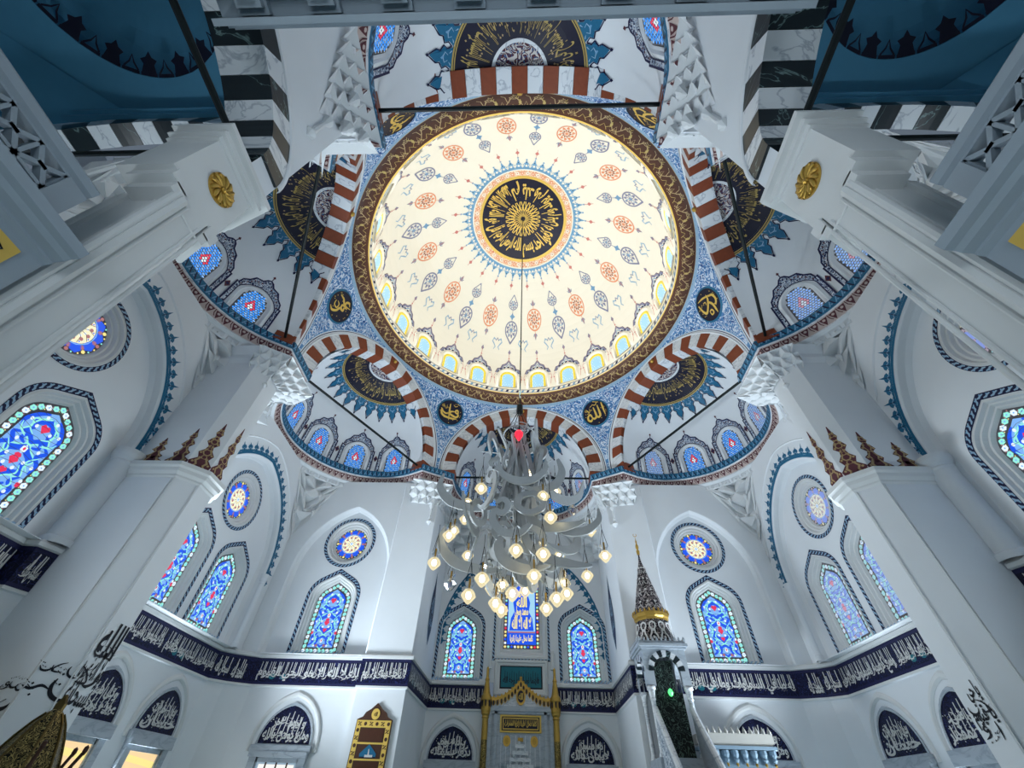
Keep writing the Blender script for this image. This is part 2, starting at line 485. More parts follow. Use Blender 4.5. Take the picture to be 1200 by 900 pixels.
def resample(pts, step, closed=False):
    P = pts + [pts[0]] if closed else pts
    d = [0]
    for a, b in zip(P, P[1:]): d.append(d[-1] + math.hypot(b[0] - a[0], b[1] - a[1]))
    n = max(2, int(round(d[-1] / step))); out = []; j = 0
    for i in range(n if closed else n + 1):
        t = d[-1] * i / n
        while j < len(d) - 2 and d[j + 1] < t: j += 1
        k = (t - d[j]) / ((d[j + 1] - d[j]) or 1)
        a, b = P[j], P[j + 1]
        dx, dy = b[0] - a[0], b[1] - a[1]; L = math.hypot(dx, dy) or 1
        out.append((a[0] + dx * k, a[1] + dy * k, dx / L, dy / L))
    return out
# ---------------------------------------------------------------- floor
mb = MB()
mb.face([(-9.6, -13, 0), (9.6, -13, 0), (9.6, 10.2, 0), (-9.6, 10.2, 0)], 'carpet')
mb.build('floor', kind='structure')

# ---------------------------------------------------------------- great dome
RD, ZD0, ZD1, ZT = 6.04, 16.36, 17.3, 23.37
BD = ZT - ZD1
dome = struct('dome', label='cream painted main dome with radial medallions and a ring of windows')
def dome_pt(a, psi, w=0.0):          # azimuth and elevation in radians, w towards the inside
    r = (RD - w) * cos(psi); z = ZD1 + (BD - w) * sin(psi)
    return Vector((r * sin(a), r * cos(a), z))
mb = MB()
mb.lathe([(RD + 0.02, ZD0), (RD, ZD0 + 0.3), (RD, ZD1)] + [(RD * cos(PI / 2 * i / 22), ZD1 + BD * sin(PI / 2 * i / 22)) for i in range(1, 22)] + [(0.02, ZT)], (0, 0, 0), 'cream', 96)
mb.build('dome_shell', dome, smooth=True)
def psi_of(r): return math.acos(min(1, r / RD))
def chain_f(a0):                      # u metres along the ring, v = radius on the plan
    def f(u, v, w=0.01):
        return dome_pt(a0 + u / max(v, 0.2), psi_of(v), w)
    return f
f0 = chain_f(0.0)
# patterned strip at the foot of the dome, painted crests over the windows
mb = MB()
for k in range(144):
    a = 2 * PI * k / 144
    g = lambda u, v, w=0.0: Vector(((RD - 0.015 - w) * sin(a + u / RD), (RD - 0.015 - w) * cos(a + u / RD), ZD0 + v))
    mb.poly([(-0.13, 0.02), (0.13, 0.02), (0.13, 0.05), (-0.13, 0.05)], g, 0, 'navy_line')
    mb.poly([(-0.09, 0.06), (0.02, 0.06), (0.09, 0.2), (-0.02, 0.2)], g, 0, 'navy_line' if k % 2 else 'sky_blue')
    mb.poly([(-0.13, 0.22), (0.13, 0.22), (0.13, 0.25), (-0.13, 0.25)], g, 0, 'navy_line')
mb.build('dome_border', dome)
# orange medallion chain
def rosette_lace(mb, cu, cv, ru, rv, f, w, c1, c2, n=10):
    mb.band(circle(ru, (cu, cv), 24, rv), circle(ru * .88, (cu, cv), 24, rv * .88), f, w, w, c1)
    for k in range(n):
        a = 2 * PI * k / n
        for rr, s, c in ((0.66, 0.15, c1), (0.36, 0.10, c2)):
            a2 = a + (0.3 if rr < .5 else 0)
            mb.disc(cu + ru * rr * cos(a2), cv + rv * rr * sin(a2), ru * s, f, w, c, 6)
        mb.stroke([(cu + ru * .2 * cos(a), cv + rv * .2 * sin(a)), (cu + ru * .55 * cos(a + .25), cv + rv * .55 * sin(a + .25)), (cu + ru * .84 * cos(a), cv + rv * .84 * sin(a))], 0.03, f, w, c1)
    mb.disc(cu, cv, ru * .16, f, w, c1, 8)
def palmette(mb, cu, cv, s, f, w, c, up=1):
    mb.poly([(cu, cv + up * s), (cu - .28 * s, cv + up * .45 * s), (cu - .1 * s, cv), (cu + .1 * s, cv), (cu + .28 * s, cv + up * .45 * s)][::up], f, w, c)
    for q in (-1, 1):
        mb.stroke([(cu, cv + up * .1 * s), (cu + q * .3 * s, cv + up * .2 * s), (cu + q * .5 * s, cv + up * .5 * s)], [0.02, .09 * s + .02, 0.02], f, w, c)
mb = MB()
rosette_lace(mb, 0, 4.8, 0.40, 0.40, f0, .012, 'orange_paint', 'maroon')
mb.stroke([(0, 4.05), (0, 4.40)], 0.02, f0, .012, 'orange_paint'); mb.stroke([(0, 5.18), (0, 5.42)], 0.02, f0, .012, 'orange_paint')
palmette(mb, 0, 4.30, .26, f0, .012, 'grey_paint', -1); palmette(mb, 0, 5.26, .20, f0, .012, 'grey_paint', 1)
chain_o = mb.mesh('orange_medallion')
# grey-blue teardrop chain
mb = MB()
def teardrop(cu, cv, ru, rv, tip):
    P = [(cu + ru * cos(a), cv + rv * sin(a)) for a in [R_(-60 + 300 * i / 16) - (0) for i in range(17)]]
    return P
def drop(mb, cv, ru, rv, tail, c):
    s = 1 if tail > cv else -1
    pts = [(ru * sin(R_(a)), cv - s * rv * cos(R_(a))) for a in range(-135, 136, 15)] + [(0.02, tail), (-0.02, tail)]
    inn = [(u * .84, cv + (v - cv) * .84) for u, v in pts]
    mb.band(pts, inn, f0, .012, .012, c)
    for k in range(9):
        a = 2 * PI * k / 9
        mb.disc(ru * .6 * cos(a), cv + rv * .6 * sin(a), ru * .15, f0, .012, c, 6)
        mb.stroke([(0, cv), (ru * .5 * cos(a + .3), cv + rv * .5 * sin(a + .3)), (ru * .82 * cos(a), cv + rv * .82 * sin(a))], .026, f0, .012, 'pale_blue' if k % 3 == 0 else c)
    mb.disc(0, cv, ru * .18, f0, .012, 'sky_blue', 8)
drop(mb, 5.16, .35, .30, 5.56, 'grey_paint')
drop(mb, 4.24, .26, .22, 3.82, 'grey_paint')
star = []
for k in range(8):
    rr = .15 if k % 2 == 0 else .08
    star.append((rr * cos(PI * k / 4), 4.70 + rr * sin(PI * k / 4)))
mb.poly(star, f0, .012, 'sky_blue')
mb.stroke([(0, 4.45), (0, 4.87)], .02, f0, .012, 'grey_paint')
chain_g = mb.mesh('teardrop_chain')
mb = MB()
for q in (-1, 1):
    mb.stroke([(q * .05, 5.50), (q * .20, 5.46), (q * .26, 5.54), (q * .16, 5.60), (q * .08, 5.66), (q * .16, 5.72)], [.02, .05, .05, .04, .05, .02], f0, .012, 'pale_blue')
mb.stroke([(-.08, 5.52), (0, 5.44), (.08, 5.52)], .03, f0, .012, 'grey_paint')
cloud = mb.mesh('cloud_scroll')
for k in range(24):
    a = R_(7.5 + 15 * k)
    link('painted_chain', chain_o if k % 2 == 0 else chain_g, dome, rz=-a)
    link('cloud_scroll', cloud, dome, rz=-R_(15 * k))
# crown medallion
mb = MB()
def fpol(u, v, w=.01): return dome_pt(u, psi_of(max(v, .01)), w)
def ring_p(r0, r1, w, mt, n=96):
    A = [2 * PI * i / n for i in range(n)]
    mb.grid([[fpol(a, r0 + (r1 - r0) * t, w) for a in A] for t in (0, .5, 1)], mt, True)
ring_p(.02, 1.15, .02, 'navy_dark', 64); ring_p(1.15, 2.12, .02, 'navy_dark'); ring_p(2.12, 2.26, .03, 'gold_paint'); ring_p(2.26, 2.54, .025, 'orange_scroll')
ring_p(2.54, 2.60, .03, 'cream'); ring_p(2.60, 2.66, .03, 'sky_blue')
for k in range(60):
    a = 2 * PI * k / 60
    g = lambda u, v, w=.03: fpol(a + u / max(v, .3), v, w)
    mb.disc(0, 2.40, .085, g, .035, 'cream' if k % 2 else 'orange_paint', 8)
    mb.disc(0, 2.40, .035, g, .04, 'rose_paint' if k % 2 else 'cream', 6)
for k in range(48):
    a = 2 * PI * (k + .5) / 48
    g = lambda u, v, w=.012: fpol(a + u / v, v, w)
    t = 3.16 if k % 2 == 0 else 3.05
    mb.poly([(-.17, 2.66), (.17, 2.66), (.13, 2.76), (.17, 2.84), (.07, 2.92), (0, t), (-.07, 2.92), (-.17, 2.84), (-.13, 2.76)], g, .012, 'sky_blue')
    mb.disc(0, 2.77, .06, g, .018, 'cream', 6); mb.disc(.0, 2.93, .028, g, .018, 'navy_line', 5)
    for q in (-1, 1): mb.stroke([(q * .17, 2.70), (q * .10, 2.80), (q * .15, 2.9)], .03, g, .018, 'cream')
    mb.disc(0, t + .02, .05, g, .014, 'sky_blue', 4)
    if k % 2 == 0:
        mb.stroke([(0, t), (0, 3.62)], .02, g, .013, 'rose_paint')
        mb.poly([(0, 3.33), (.095, 3.43), (0, 3.53), (-.095, 3.43)], g, .016, 'rose_paint')
words = ['بسم الله', 'الرحمن الرحيم', 'قل هو الله', 'احد الله الصمد', 'لم يلد', 'ولم يولد', 'ولم يكن له', 'كفوا احد']
for k, t in enumerate(words):
    a0 = -2 * PI * k / 8
    put_text(mb, t, lambda u, v, w: fpol(a0 + u, 2.03 - v, w), -PI / 8 + .02, PI / 8 - .02, 0, 1.02, .04, 'gold_paint', .03)
for k in range(24):
    a = 2 * PI * k / 24
    for q in (-1, 1):
        mb.stroke([(a, .12), (a + q * .14, .42), (a + q * .26, .62), (a + q * .36, .92)], [.05, .09, .06, .05], lambda u, v, w: fpol(u, v, w), .045, 'gold_paint')
    mb.face([fpol(a - .09, .60, .045), fpol(a, .50, .045), fpol(a + .09, .60, .045), fpol(a, .72, .045)], 'gold_paint')
mb.build('crown_medallion', dome)
# windows of the dome
def dome_win():
    mb = MB()
    g = lambda u, v, w=0.0: Vector(((RD - w) * sin(u / RD), (RD - w) * cos(u / RD), v)) if v < ZD1 else dome_pt(u / RD, math.asin(min(1, (v - ZD1) / BD)), w)
    o = round_arch(.62, 16.68, 17.52, 14); i1 = round_arch(.50, 16.68, 17.48, 14); i2 = round_arch(.40, 16.68, 17.46, 14); i3 = round_arch(.29, 16.75, 17.42, 14)
    mb.band(o, i1, g, .0, .09, 'cream'); mb.band(i1, i2, g, .09, .02, 'cream')
    w = mb
    gl = MB()
    gl.band(i2, i3, g, .03, .03, 'glass_amber'); gl.face([g(u, v, .025) for u, v in i3], 'glass_pale_blue')
    for a, b, _, _ in resample(i2, .07, True): gl.disc(a * .9, 17.3 + (b - 17.3) * .93, .018, g, .04, 'lead', 5)
    for r in range(8):
        for c in range(5):
            u = -.26 + .13 * c + (.065 if r % 2 else 0); v = 16.80 + .125 * r
            if abs(u) < .27 and v < 17.62 - abs(u) * .5:
                gl.poly([(u + (.045 if k % 2 == 0 else .016) * cos(PI * k / 4), v + (.045 if k % 2 == 0 else .016) * sin(PI * k / 4)) for k in range(8)], g, .032, 'glass_white')
    cr = MB()
    h = lambda u, v, w=.012: g(u, v, w)
    # lace crest painted over the arch
    P = [(-.62, 17.75), (-.52, 18.02), (-.38, 18.06), (-.30, 18.28), (-.14, 18.36), (0, 18.60), (.14, 18.36), (.30, 18.28), (.38, 18.06), (.52, 18.02), (.62, 17.75)]
    cr.stroke(P, .11, h, .012, 'grey_paint'); cr.stroke([(u * 1.12, 17.7 + (v - 17.7) * 1.1) for u, v in P], .03, h, .012, 'maroon'); cr.stroke([(u * .8, 17.75 + (v - 17.75) * .78) for u, v in P], .05, h, .012, 'sky_blue')
    for k in range(9):
        a = PI * k / 8
        cr.disc(.55 * cos(a), 17.62 + .58 * sin(a), .06, h, .014, 'navy_line', 6); cr.disc(.42 * cos(a + .1), 17.74 + .44 * sin(a + .1), .04, h, .014, 'rose_paint' if k % 2 else 'navy_line', 5)
        cr.stroke([(.64 * cos(a), 17.6 + .62 * sin(a)), (.5 * cos(a + .12), 17.7 + .5 * sin(a + .12)), (.38 * cos(a), 17.8 + .4 * sin(a))], .03, h, .013, 'sky_blue' if k % 2 else 'grey_paint')
    cr.stroke([(0, 18.55), (0, 19.3)], .02, h, .012, 'rose_paint'); cr.disc(0, 18.78, .05, h, .014, 'rose_paint', 4)
    cr.poly([(0, 19.02), (.08, 19.16), (0, 19.34), (-.08, 19.16)], h, .014, 'grey_paint')
    for q in (-1, 1):
        cr.stroke([(q * .66, 17.72), (q * .74, 17.5), (q * .70, 17.2), (q * .66, 16.9)], .018, h, .012, 'rose_paint'); cr.disc(q * .72, 17.35, .05, h, .014, 'rose_paint', 4)
    return w.mesh('window_surround', True), gl.mesh('glass'), cr.mesh('painted_crest')
dw, dgl, dcr = dome_win()
for k in range(24):
    wn = struct('window_%d' % (k + 1), rz=-R_(7.5 + 15 * k))
    wn['label'] = 'small round-headed window with pale blue glass at the foot of the main dome'
    link('window_surround', dw, wn); link('glass', dgl, wn); link('painted_crest', dcr, dome, rz=-R_(7.5 + 15 * k))

# ring below the dome
ring = struct('dome_ring', label='dark brown ring with gold scrolls around the foot of the dome')
RR, ZR = 6.73, 16.10
mb = MB()
prof = [(6.74, 15.96), (6.80, 16.02), (6.76, 16.08), (6.70, 16.10), (6.62, 16.105), (6.50, 16.12), (6.34, 16.19), (6.20, 16.27), (6.13, 16.34), (6.10, 16.36), (6.05, 16.37), (6.04, 16.40)]
mb.lathe(prof, (0, 0, 0), 'ring_brown', 120, mts=['pale_blue', 'pale_blue', 'ring_tan', 'ring_tan', 'ring_brown', 'ring_brown', 'ring_brown', 'ring_brown', 'ring_brown', 'gold_paint', 'cream'])
mb.build('ring_moulding', ring, smooth=False)
mb = MB()
RP = prof[4:10]
def ring_f(a):
    def f(u, v, w=.012):              # v 0..1 across the band
        r = 6.60 - .46 * v
        for (ra, za), (rb, zb) in zip(RP, RP[1:]):
            if rb <= r <= ra: z = za + (zb - za) * (ra - r) / (ra - rb) - w
        return Vector((r * sin(a + u / 6.4), r * cos(a + u / 6.4), z))
    return f
for k in range(5):
    g = ring_f(R_(3.0 / 5 * 0) + 0)
g = ring_f(0)
mb.stroke([(-.36 + .09 * i, .5 + .30 * sin(2 * PI * i / 8)) for i in range(9)], .026, g, .014, 'ring_tan')
for q, v0 in ((-.18, .80), (.18, .20)):
    for k in range(5):
        a = 2 * PI * k / 5
        mb.disc(q + .05 * cos(a), v0 + .11 * sin(a), .024, g, .016, 'ring_tan', 5)
    mb.stroke([(q - .14, v0), (q - .1, v0 + .1), (q, v0 + .12 * (1 if v0 < .5 else -3)), (q + .1, v0 + .1), (q + .14, v0)], .022, g, .014, 'ring_tan')
mb.poly([(0, .32), (.05, .5), (0, .68), (-.05, .5)], g, .016, 'dull_gold')
for q in (-1, 1):
    mb.stroke([(q * .34, .5), (q * .28, .2), (q * .16, .12)], .022, g, .014, 'ring_tan'); mb.stroke([(q * .30, .86), (q * .22, .62), (q * .10, .82)], .022, g, .014, 'dull_gold'); mb.disc(q * .33, .86, .02, g, .016, 'ring_tan', 5)
for q in (-1, 1): mb.stroke([(0, .5 + q * .1), (.12, .5 + q * .28), (.06, .5 + q * .42)], .02, g, .014, 'dull_gold')
rm = mb.mesh('gold_scroll')
for k in range(56): link('gold_scroll', rm, ring, rz=2 * PI * k / 56)
mb = MB()
for k in range(260):
    a = 2 * PI * k / 260
    c = Vector((6.685 * sin(a), 6.685 * cos(a), 16.09))
    mb.box(c, (.045, .03, .035), 'ring_brown', (Vector((cos(a), -sin(a), 0)), Vector((sin(a), cos(a), 0)), Z))
mb.build('dentil_row', ring, kind='stuff')

# ---------------------------------------------------------------- pendentives
RS, ZS, AP = 7.62, 12.35, 6.70
def sph(a, z, w=0.0):
    r = math.sqrt(max(.01, (RS - w) ** 2 - (z - ZS) ** 2))
    return Vector((r * sin(a), r * cos(a), z))
def pend_mesh():
    mb = MB()
    zs = [11.75 + (15.97 - 11.75) * i / 30 for i in range(31)]
    cols = []
    NU = 22
    for z in zs:
        r = math.sqrt(RS ** 2 - (z - ZS) ** 2)
        b = math.acos(min(1, AP / r)); half = R_(30) - b
        e = [0, .06, .10, .14, .17]
        L = [b + min(half * .98, x / r) for x in e]
        lo = L[-1]
        mid = [lo + (R_(60) - 2 * lo) * j / NU for j in range(NU + 1)]
        cols.append(L[:-1] + mid + [R_(60) - x for x in L[-2::-1]])
    n = len(cols[0])
    edge = ['plaster', 'navy_line', 'plaster', 'sky_blue']
    for j in range(n - 1):
        mt = edge[j] if j < 4 else edge[n - 2 - j] if j > n - 6 else 'pendentive_blue'
        mb.grid([[sph(c[j], z, 0), sph(c[j + 1], z, 0)] for c, z in zip(cols, zs)], mt)
    A = [R_(60 * i / 24) for i in range(25)]
    mb.grid([[sph(a, z) for a in A] for z in (15.97, 16.04, 16.1)], 'pale_blue')
    return mb.mesh('pendentive_field', True)
pm = pend_mesh()
def smooth_stroke(mb, pts, wid, f, w, mt):
    n = len(pts); P, W = [], []
    for i in range(n - 1):
        p0, p1, p2, p3 = pts[max(i - 1, 0)], pts[i], pts[i + 1], pts[min(i + 2, n - 1)]
        for k in range(5):
            t = k / 5
            q = lambda a, b, c, d: .5 * (2 * b + (c - a) * t + (2 * a - 5 * b + 4 * c - d) * t * t + (3 * b - a - 3 * c + d) * t ** 3)
            P.append((q(p0[0], p1[0], p2[0], p3[0]), q(p0[1], p1[1], p2[1], p3[1]))); W.append(wid[i] + (wid[i + 1] - wid[i]) * t)
    P.append(pts[-1]); W.append(wid[-1])
    mb.stroke(P, W, f, w, mt)
# pen strokes of the names in the roundels
PEN = {
 'الله': [([(.60, .66), (.63, .2), (.68, -.34)], [.06, .13, .04]), ([(.26, .56), (.31, .0), (.30, -.28), (.14, -.38), (.03, -.24)], [.06, .14, .15, .13, .08]), ([(-.06, .48), (.01, -.05), (0, -.30), (-.20, -.40), (-.33, -.24)], [.06, .14, .15, .13, .08]),
         ([(-.32, -.22), (-.42, .0), (-.60, -.12), (-.64, -.36), (-.46, -.50), (-.34, -.34)], [.10, .12, .12, .13, .14, .05]), ([(-.10, .72), (.10, .60), (.30, .78)], [.03, .06, .03]), ([(-.3, .56), (-.1, .66)], [.05, .03]), ([(.0, .92), (.42, .74)], [.05, .04]), ([(-.55, .35), (-.45, .15), (-.62, .1)], [.05, .05, .03])],
 'محمد': [([(.58, .26), (.44, .34), (.34, .20), (.48, .08), (.60, .22)], [.09, .10, .10, .11, .08]), ([(.54, .14), (.62, -.08), (.44, -.22), (.05, -.14), (-.22, -.10)], [.08, .12, .14, .15, .12]), ([(.30, .16), (.06, .10), (-.14, -.10), (-.34, -.18)], [.05, .12, .13, .10]),
         ([(-.16, .66), (-.10, .1), (.02, -.62)], [.05, .12, .03]), ([(-.30, -.18), (-.54, -.10), (-.66, .08)], [.12, .11, .05]), ([(-.70, .12), (-.62, -.26), (-.30, -.42), (.30, -.40), (.60, -.32)], [.08, .14, .15, .13, .02]), ([(.10, .66), (.26, .56), (.42, .66)], [.04, .05, .03]), ([(.35, .8), (.6, .76)], [.05, .04])],
 'عمر': [([(.42, .62), (.20, .70), (.04, .48), (.22, .30), (.42, .36)], [.04, .12, .13, .12, .04]), ([(.20, .30), (-.02, .16), (.10, -.02), (.30, .04), (.20, .22)], [.08, .12, .13, .12, .10]), ([(.22, .02), (.02, -.10), (-.02, -.40), (-.26, -.66), (-.56, -.60)], [.12, .13, .13, .13, .02]), ([(-.62, .34), (-.30, .42), (.10, .32), (.62, .62)], [.03, .12, .12, .02]), ([(-.55, -.1), (-.42, -.34), (-.15, -.3), (-.2, -.05), (-.45, -.02)], [.05, .08, .08, .08, .03])],
 'ابوبكر': [([(-.36, .74), (.10, .52), (.62, .08)], [.03, .11, .04]), ([(-.50, .62), (-.58, .20), (-.52, -.12), (-.20, -.08), (.26, .16), (.40, .42)], [.08, .12, .14, .12, .13, .04]), ([(.12, .10), (.22, -.24), (.12, -.62), (.02, -.84)], [.10, .13, .12, .02]), ([(.44, .20), (.66, .0), (.62, -.32), (.40, -.46), (.30, -.36)], [.08, .13, .13, .12, .03]), ([(-.3, -.3), (-.1, -.36), (-.14, -.56), (-.34, -.52), (-.3, -.34)], [.06, .09, .09, .08, .05]), ([(-.15, .35), (0, .25), (-.1, .12)], [.06, .06, .04])],
}
PEN['عثمان'] = PEN['ابوبكر']; PEN['علي'] = PEN['عمر']
NAMES = [('الله', 30, 'bottom right of the dome'), ('محمد', -30, 'bottom left of the dome'), ('ابوبكر', 90, 'right of the dome'), ('عمر', -90, 'left of the dome'), ('عثمان', 150, 'upper right of the dome'), ('علي', -150, 'upper left of the dome')]
for t, a, where in NAMES:
    p = struct('pendentive', rz=-R_(a - 30), label='blue scroll-painted pendentive at the ' + where)
    link('pendentive_field', pm, p)
    # navy roundel
    zc = 15.12; rc = math.sqrt(RS ** 2 - (zc - ZS) ** 2)
    c = Vector((0, rc, zc)); nrm = (Vector((0, 0, ZS)) - c).normalized()
    s = Vector((1, 0, 0)); vv = nrm.cross(s); vv = vv if vv.z > 0 else -vv
    th = thing('roundel', 'navy roundel with gold name lettering at the ' + where, 'roundel', loc=(0, 0, 0), rz=-R_(a), group='name roundels on the pendentives')
    fr = lambda u, v, w=0.0: c + s * u + vv * v + nrm * w
    b = MB()
    b.prism(circle(.64, n=32), fr, -.02, .05, 'navy_dark', 'sky_blue')
    b.band(circle(.70, n=32), circle(.62, n=32), fr, .03, .065, 'teal')
    for k in range(14):
        b.disc(.52 * cos(k * 2.4), .52 * sin(k * 2.4) * (.4 + .6 * (k % 3) / 2), .022, fr, .055, 'gold_paint', 5)
    b.build('disc', th)
    b = MB()
    sc_ = lambda P: [(u * .66, v * .66) for u, v in P]
    for P, W in PEN[t]: smooth_stroke(b, sc_(P), [w_ * .72 for w_ in W], fr, .06, 'gold_paint')
    put_text(b, 'رضي الله عنه' if abs(a) > 30 else 'جل جلاله', fr, -.50, -.18, .12 if abs(a) == 30 else .2, .34, .06, 'gold_paint', .02)
    b.build('lettering', th)

# ---------------------------------------------------------------- striped great arches
RI, RO, A0, A1, NV = 3.0, 3.56, -11.0, 191.0, 25
def voussoir(i):
    mb = MB()
    t0 = R_(A0 + (A1 - A0) * i / NV); t1 = R_(A0 + (A1 - A0) * (i + 1) / NV)
    e = .0022; t0 += e; t1 -= e
    mt = 'brown_marble' if i % 2 == 0 else 'marble_white'
    P = lambda t, r, y: Vector((r * cos(t), y, ZS + r * sin(t)))
    n = 3
    T = [t0 + (t1 - t0) * k / n for k in range(n + 1)]
    mb.grid([[P(t, RO, AP) for t in T], [P(t, RI + .012, AP) for t in T], [P(t, RI, AP + .012) for t in T], [P(t, RI, AP + .6) for t in T], [P(t, RO, AP + .6) for t in T]], mt)
    for t in (t0, t1): mb.face([P(t, RO, AP), P(t, RI, AP), P(t, RI, AP + .6), P(t, RO, AP + .6)], mt)
    return mb.mesh('voussoir')
VS = [voussoir(i) for i in range(NV)]
b = MB(); 
tt = [R_(A0 + (A1 - A0) * k / 50) for k in range(51)]
b.grid([[Vector((r * cos(t), y, ZS + r * sin(t))) for t in tt] for r, y in ((RO - .01, AP + .03), (RO, AP - .03), (RO + .07, AP - .03), (RO + .075, AP + .05))], 'plaster')
arch_trim = b.mesh('arch_trim', True)
b = MB()
b.lathe([(.001, .10), (.05, .09), (.08, .05), (.09, 0), (.06, -.02)], (0, 0, 0), 'gold', 12)
boss_me = b.mesh('boss', True)
for v in boss_me.vertices:
    x, y, z = v.co; v.co = (x, AP - z - .01, 15.70 + y)
WHERE = {0: 'over the chandelier', 60: 'at the lower right of the dome', -60: 'at the lower left of the dome', 120: 'at the right of the dome', -120: 'at the left of the dome', 180: 'at the top above the dome'}
for a in (0, 60, 120, 180, -120, -60):
    ar = struct('striped_arch', rz=-R_(a), label='great arch of alternating brown and white voussoirs ' + WHERE[a])
    for i in range(NV): link('voussoir', VS[i], ar)
    link('arch_trim', arch_trim, ar); link('boss', boss_me, ar)

# ---------------------------------------------------------------- half domes
CY, RH, ZH, RISE = 7.10, 3.02, 11.85, 3.70
def half_pt(th, z, w=0.0):
    q = (z - ZH) / RISE
    r = (RH - w) * math.sqrt(max(0, 1 - max(0, q) ** 2))
    return Vector((r * sin(th), CY + r * cos(th), z))
def half_pr(th, r, w=0.01):
    r = max(r, .001); q = math.sqrt(max(0, 1 - min(1, r / RH) ** 2))
    return Vector(((r - w * r / RH) * sin(th), CY + (r - w * r / RH) * cos(th), ZH + (RISE - w) * q - w * (1 - q)))
TH = [R_(-96 + 192 * i / 48) for i in range(49)]
mb = MB()
mb.grid([[half_pt(t, ZH - .1) for t in TH]] + [[half_pr(t, RH * cos(PI / 2 * k / 20), 0) for t in TH] for k in range(20)] + [[half_pr(t, .01, 0) for t in TH]], 'plaster')
half_shell = mb.mesh('half_dome_shell', True)
mb = MB()
def hring(r0, r1, w, mt):
    mb.grid([[half_pr(t, r0 + (r1 - r0) * k / 4, w) for t in TH] for k in range(5)], mt)
hring(.02, .70, .02, 'rosette_scroll'); hring(.70, .78, .03, 'marble_white'); hring(.78, 1.66, .02, 'navy_dark'); hring(1.66, 1.70, .025, 'navy_dark'); hring(1.70, 1.725, .03, 'dull_gold'); hring(1.725, 1.745, .03, 'navy_dark'); hring(1.745, 1.78, .03, 'dull_gold')
HW = ['الله نور السماوات', 'والارض مثل نوره', 'كمشكاة فيها مصباح', 'المصباح في زجاجة']
for k, t in enumerate(HW):
    a0 = R_(67.5 - 45 * k)
    put_text(mb, t, lambda u, v, w: half_pr(a0 + u, 1.60 - v, w), R_(-21), R_(21), 0.02, .74, .035, 'dull_gold', .002)
for k in range(60):
    t = R_(-88 + 176 * random.random()); r = .9 + .7 * random.random()
    mb.face([half_pr(t + dx / r, r + dy, .03) for dx, dy in ((-.025, 0), (0, -.03), (.025, 0), (0, .03))], 'ring_tan')
half_disc = mb.mesh('calligraphy_disc')
mb = MB()
for k in range(13):
    a = R_(-90 + 180 * k / 12)
    g = lambda u, v, w=.015: half_pr(a + u / 2.0, v, w)
    mb.poly([(-.25, 1.78), (.25, 1.78), (.17, 1.90), (.22, 1.98), (.10, 2.04), (.12, 2.12), (0, 2.26), (-.12, 2.12), (-.10, 2.04), (-.22, 1.98), (-.17, 1.90)], g, .015, 'teal')
    mb.stroke([(-.26, 1.82), (-.19, 1.91), (-.24, 1.99), (-.12, 2.05), (-.13, 2.13), (0, 2.30), (.13, 2.13), (.12, 2.05), (.24, 1.99), (.19, 1.91), (.26, 1.82)], .03, g, .02, 'navy')
    mb.disc(0, 2.0, .05, g, .02, 'sky_blue', 4); mb.disc(0, 2.30, .035, g, .02, 'navy', 4)
    for q in (-1, 1): mb.stroke([(q * .17, 1.80), (q * .05, 1.86), (q * .11, 1.94), (0, 1.98)], .022, g, .02, 'pale_blue')
half_crest = mb.mesh('painted_crest')
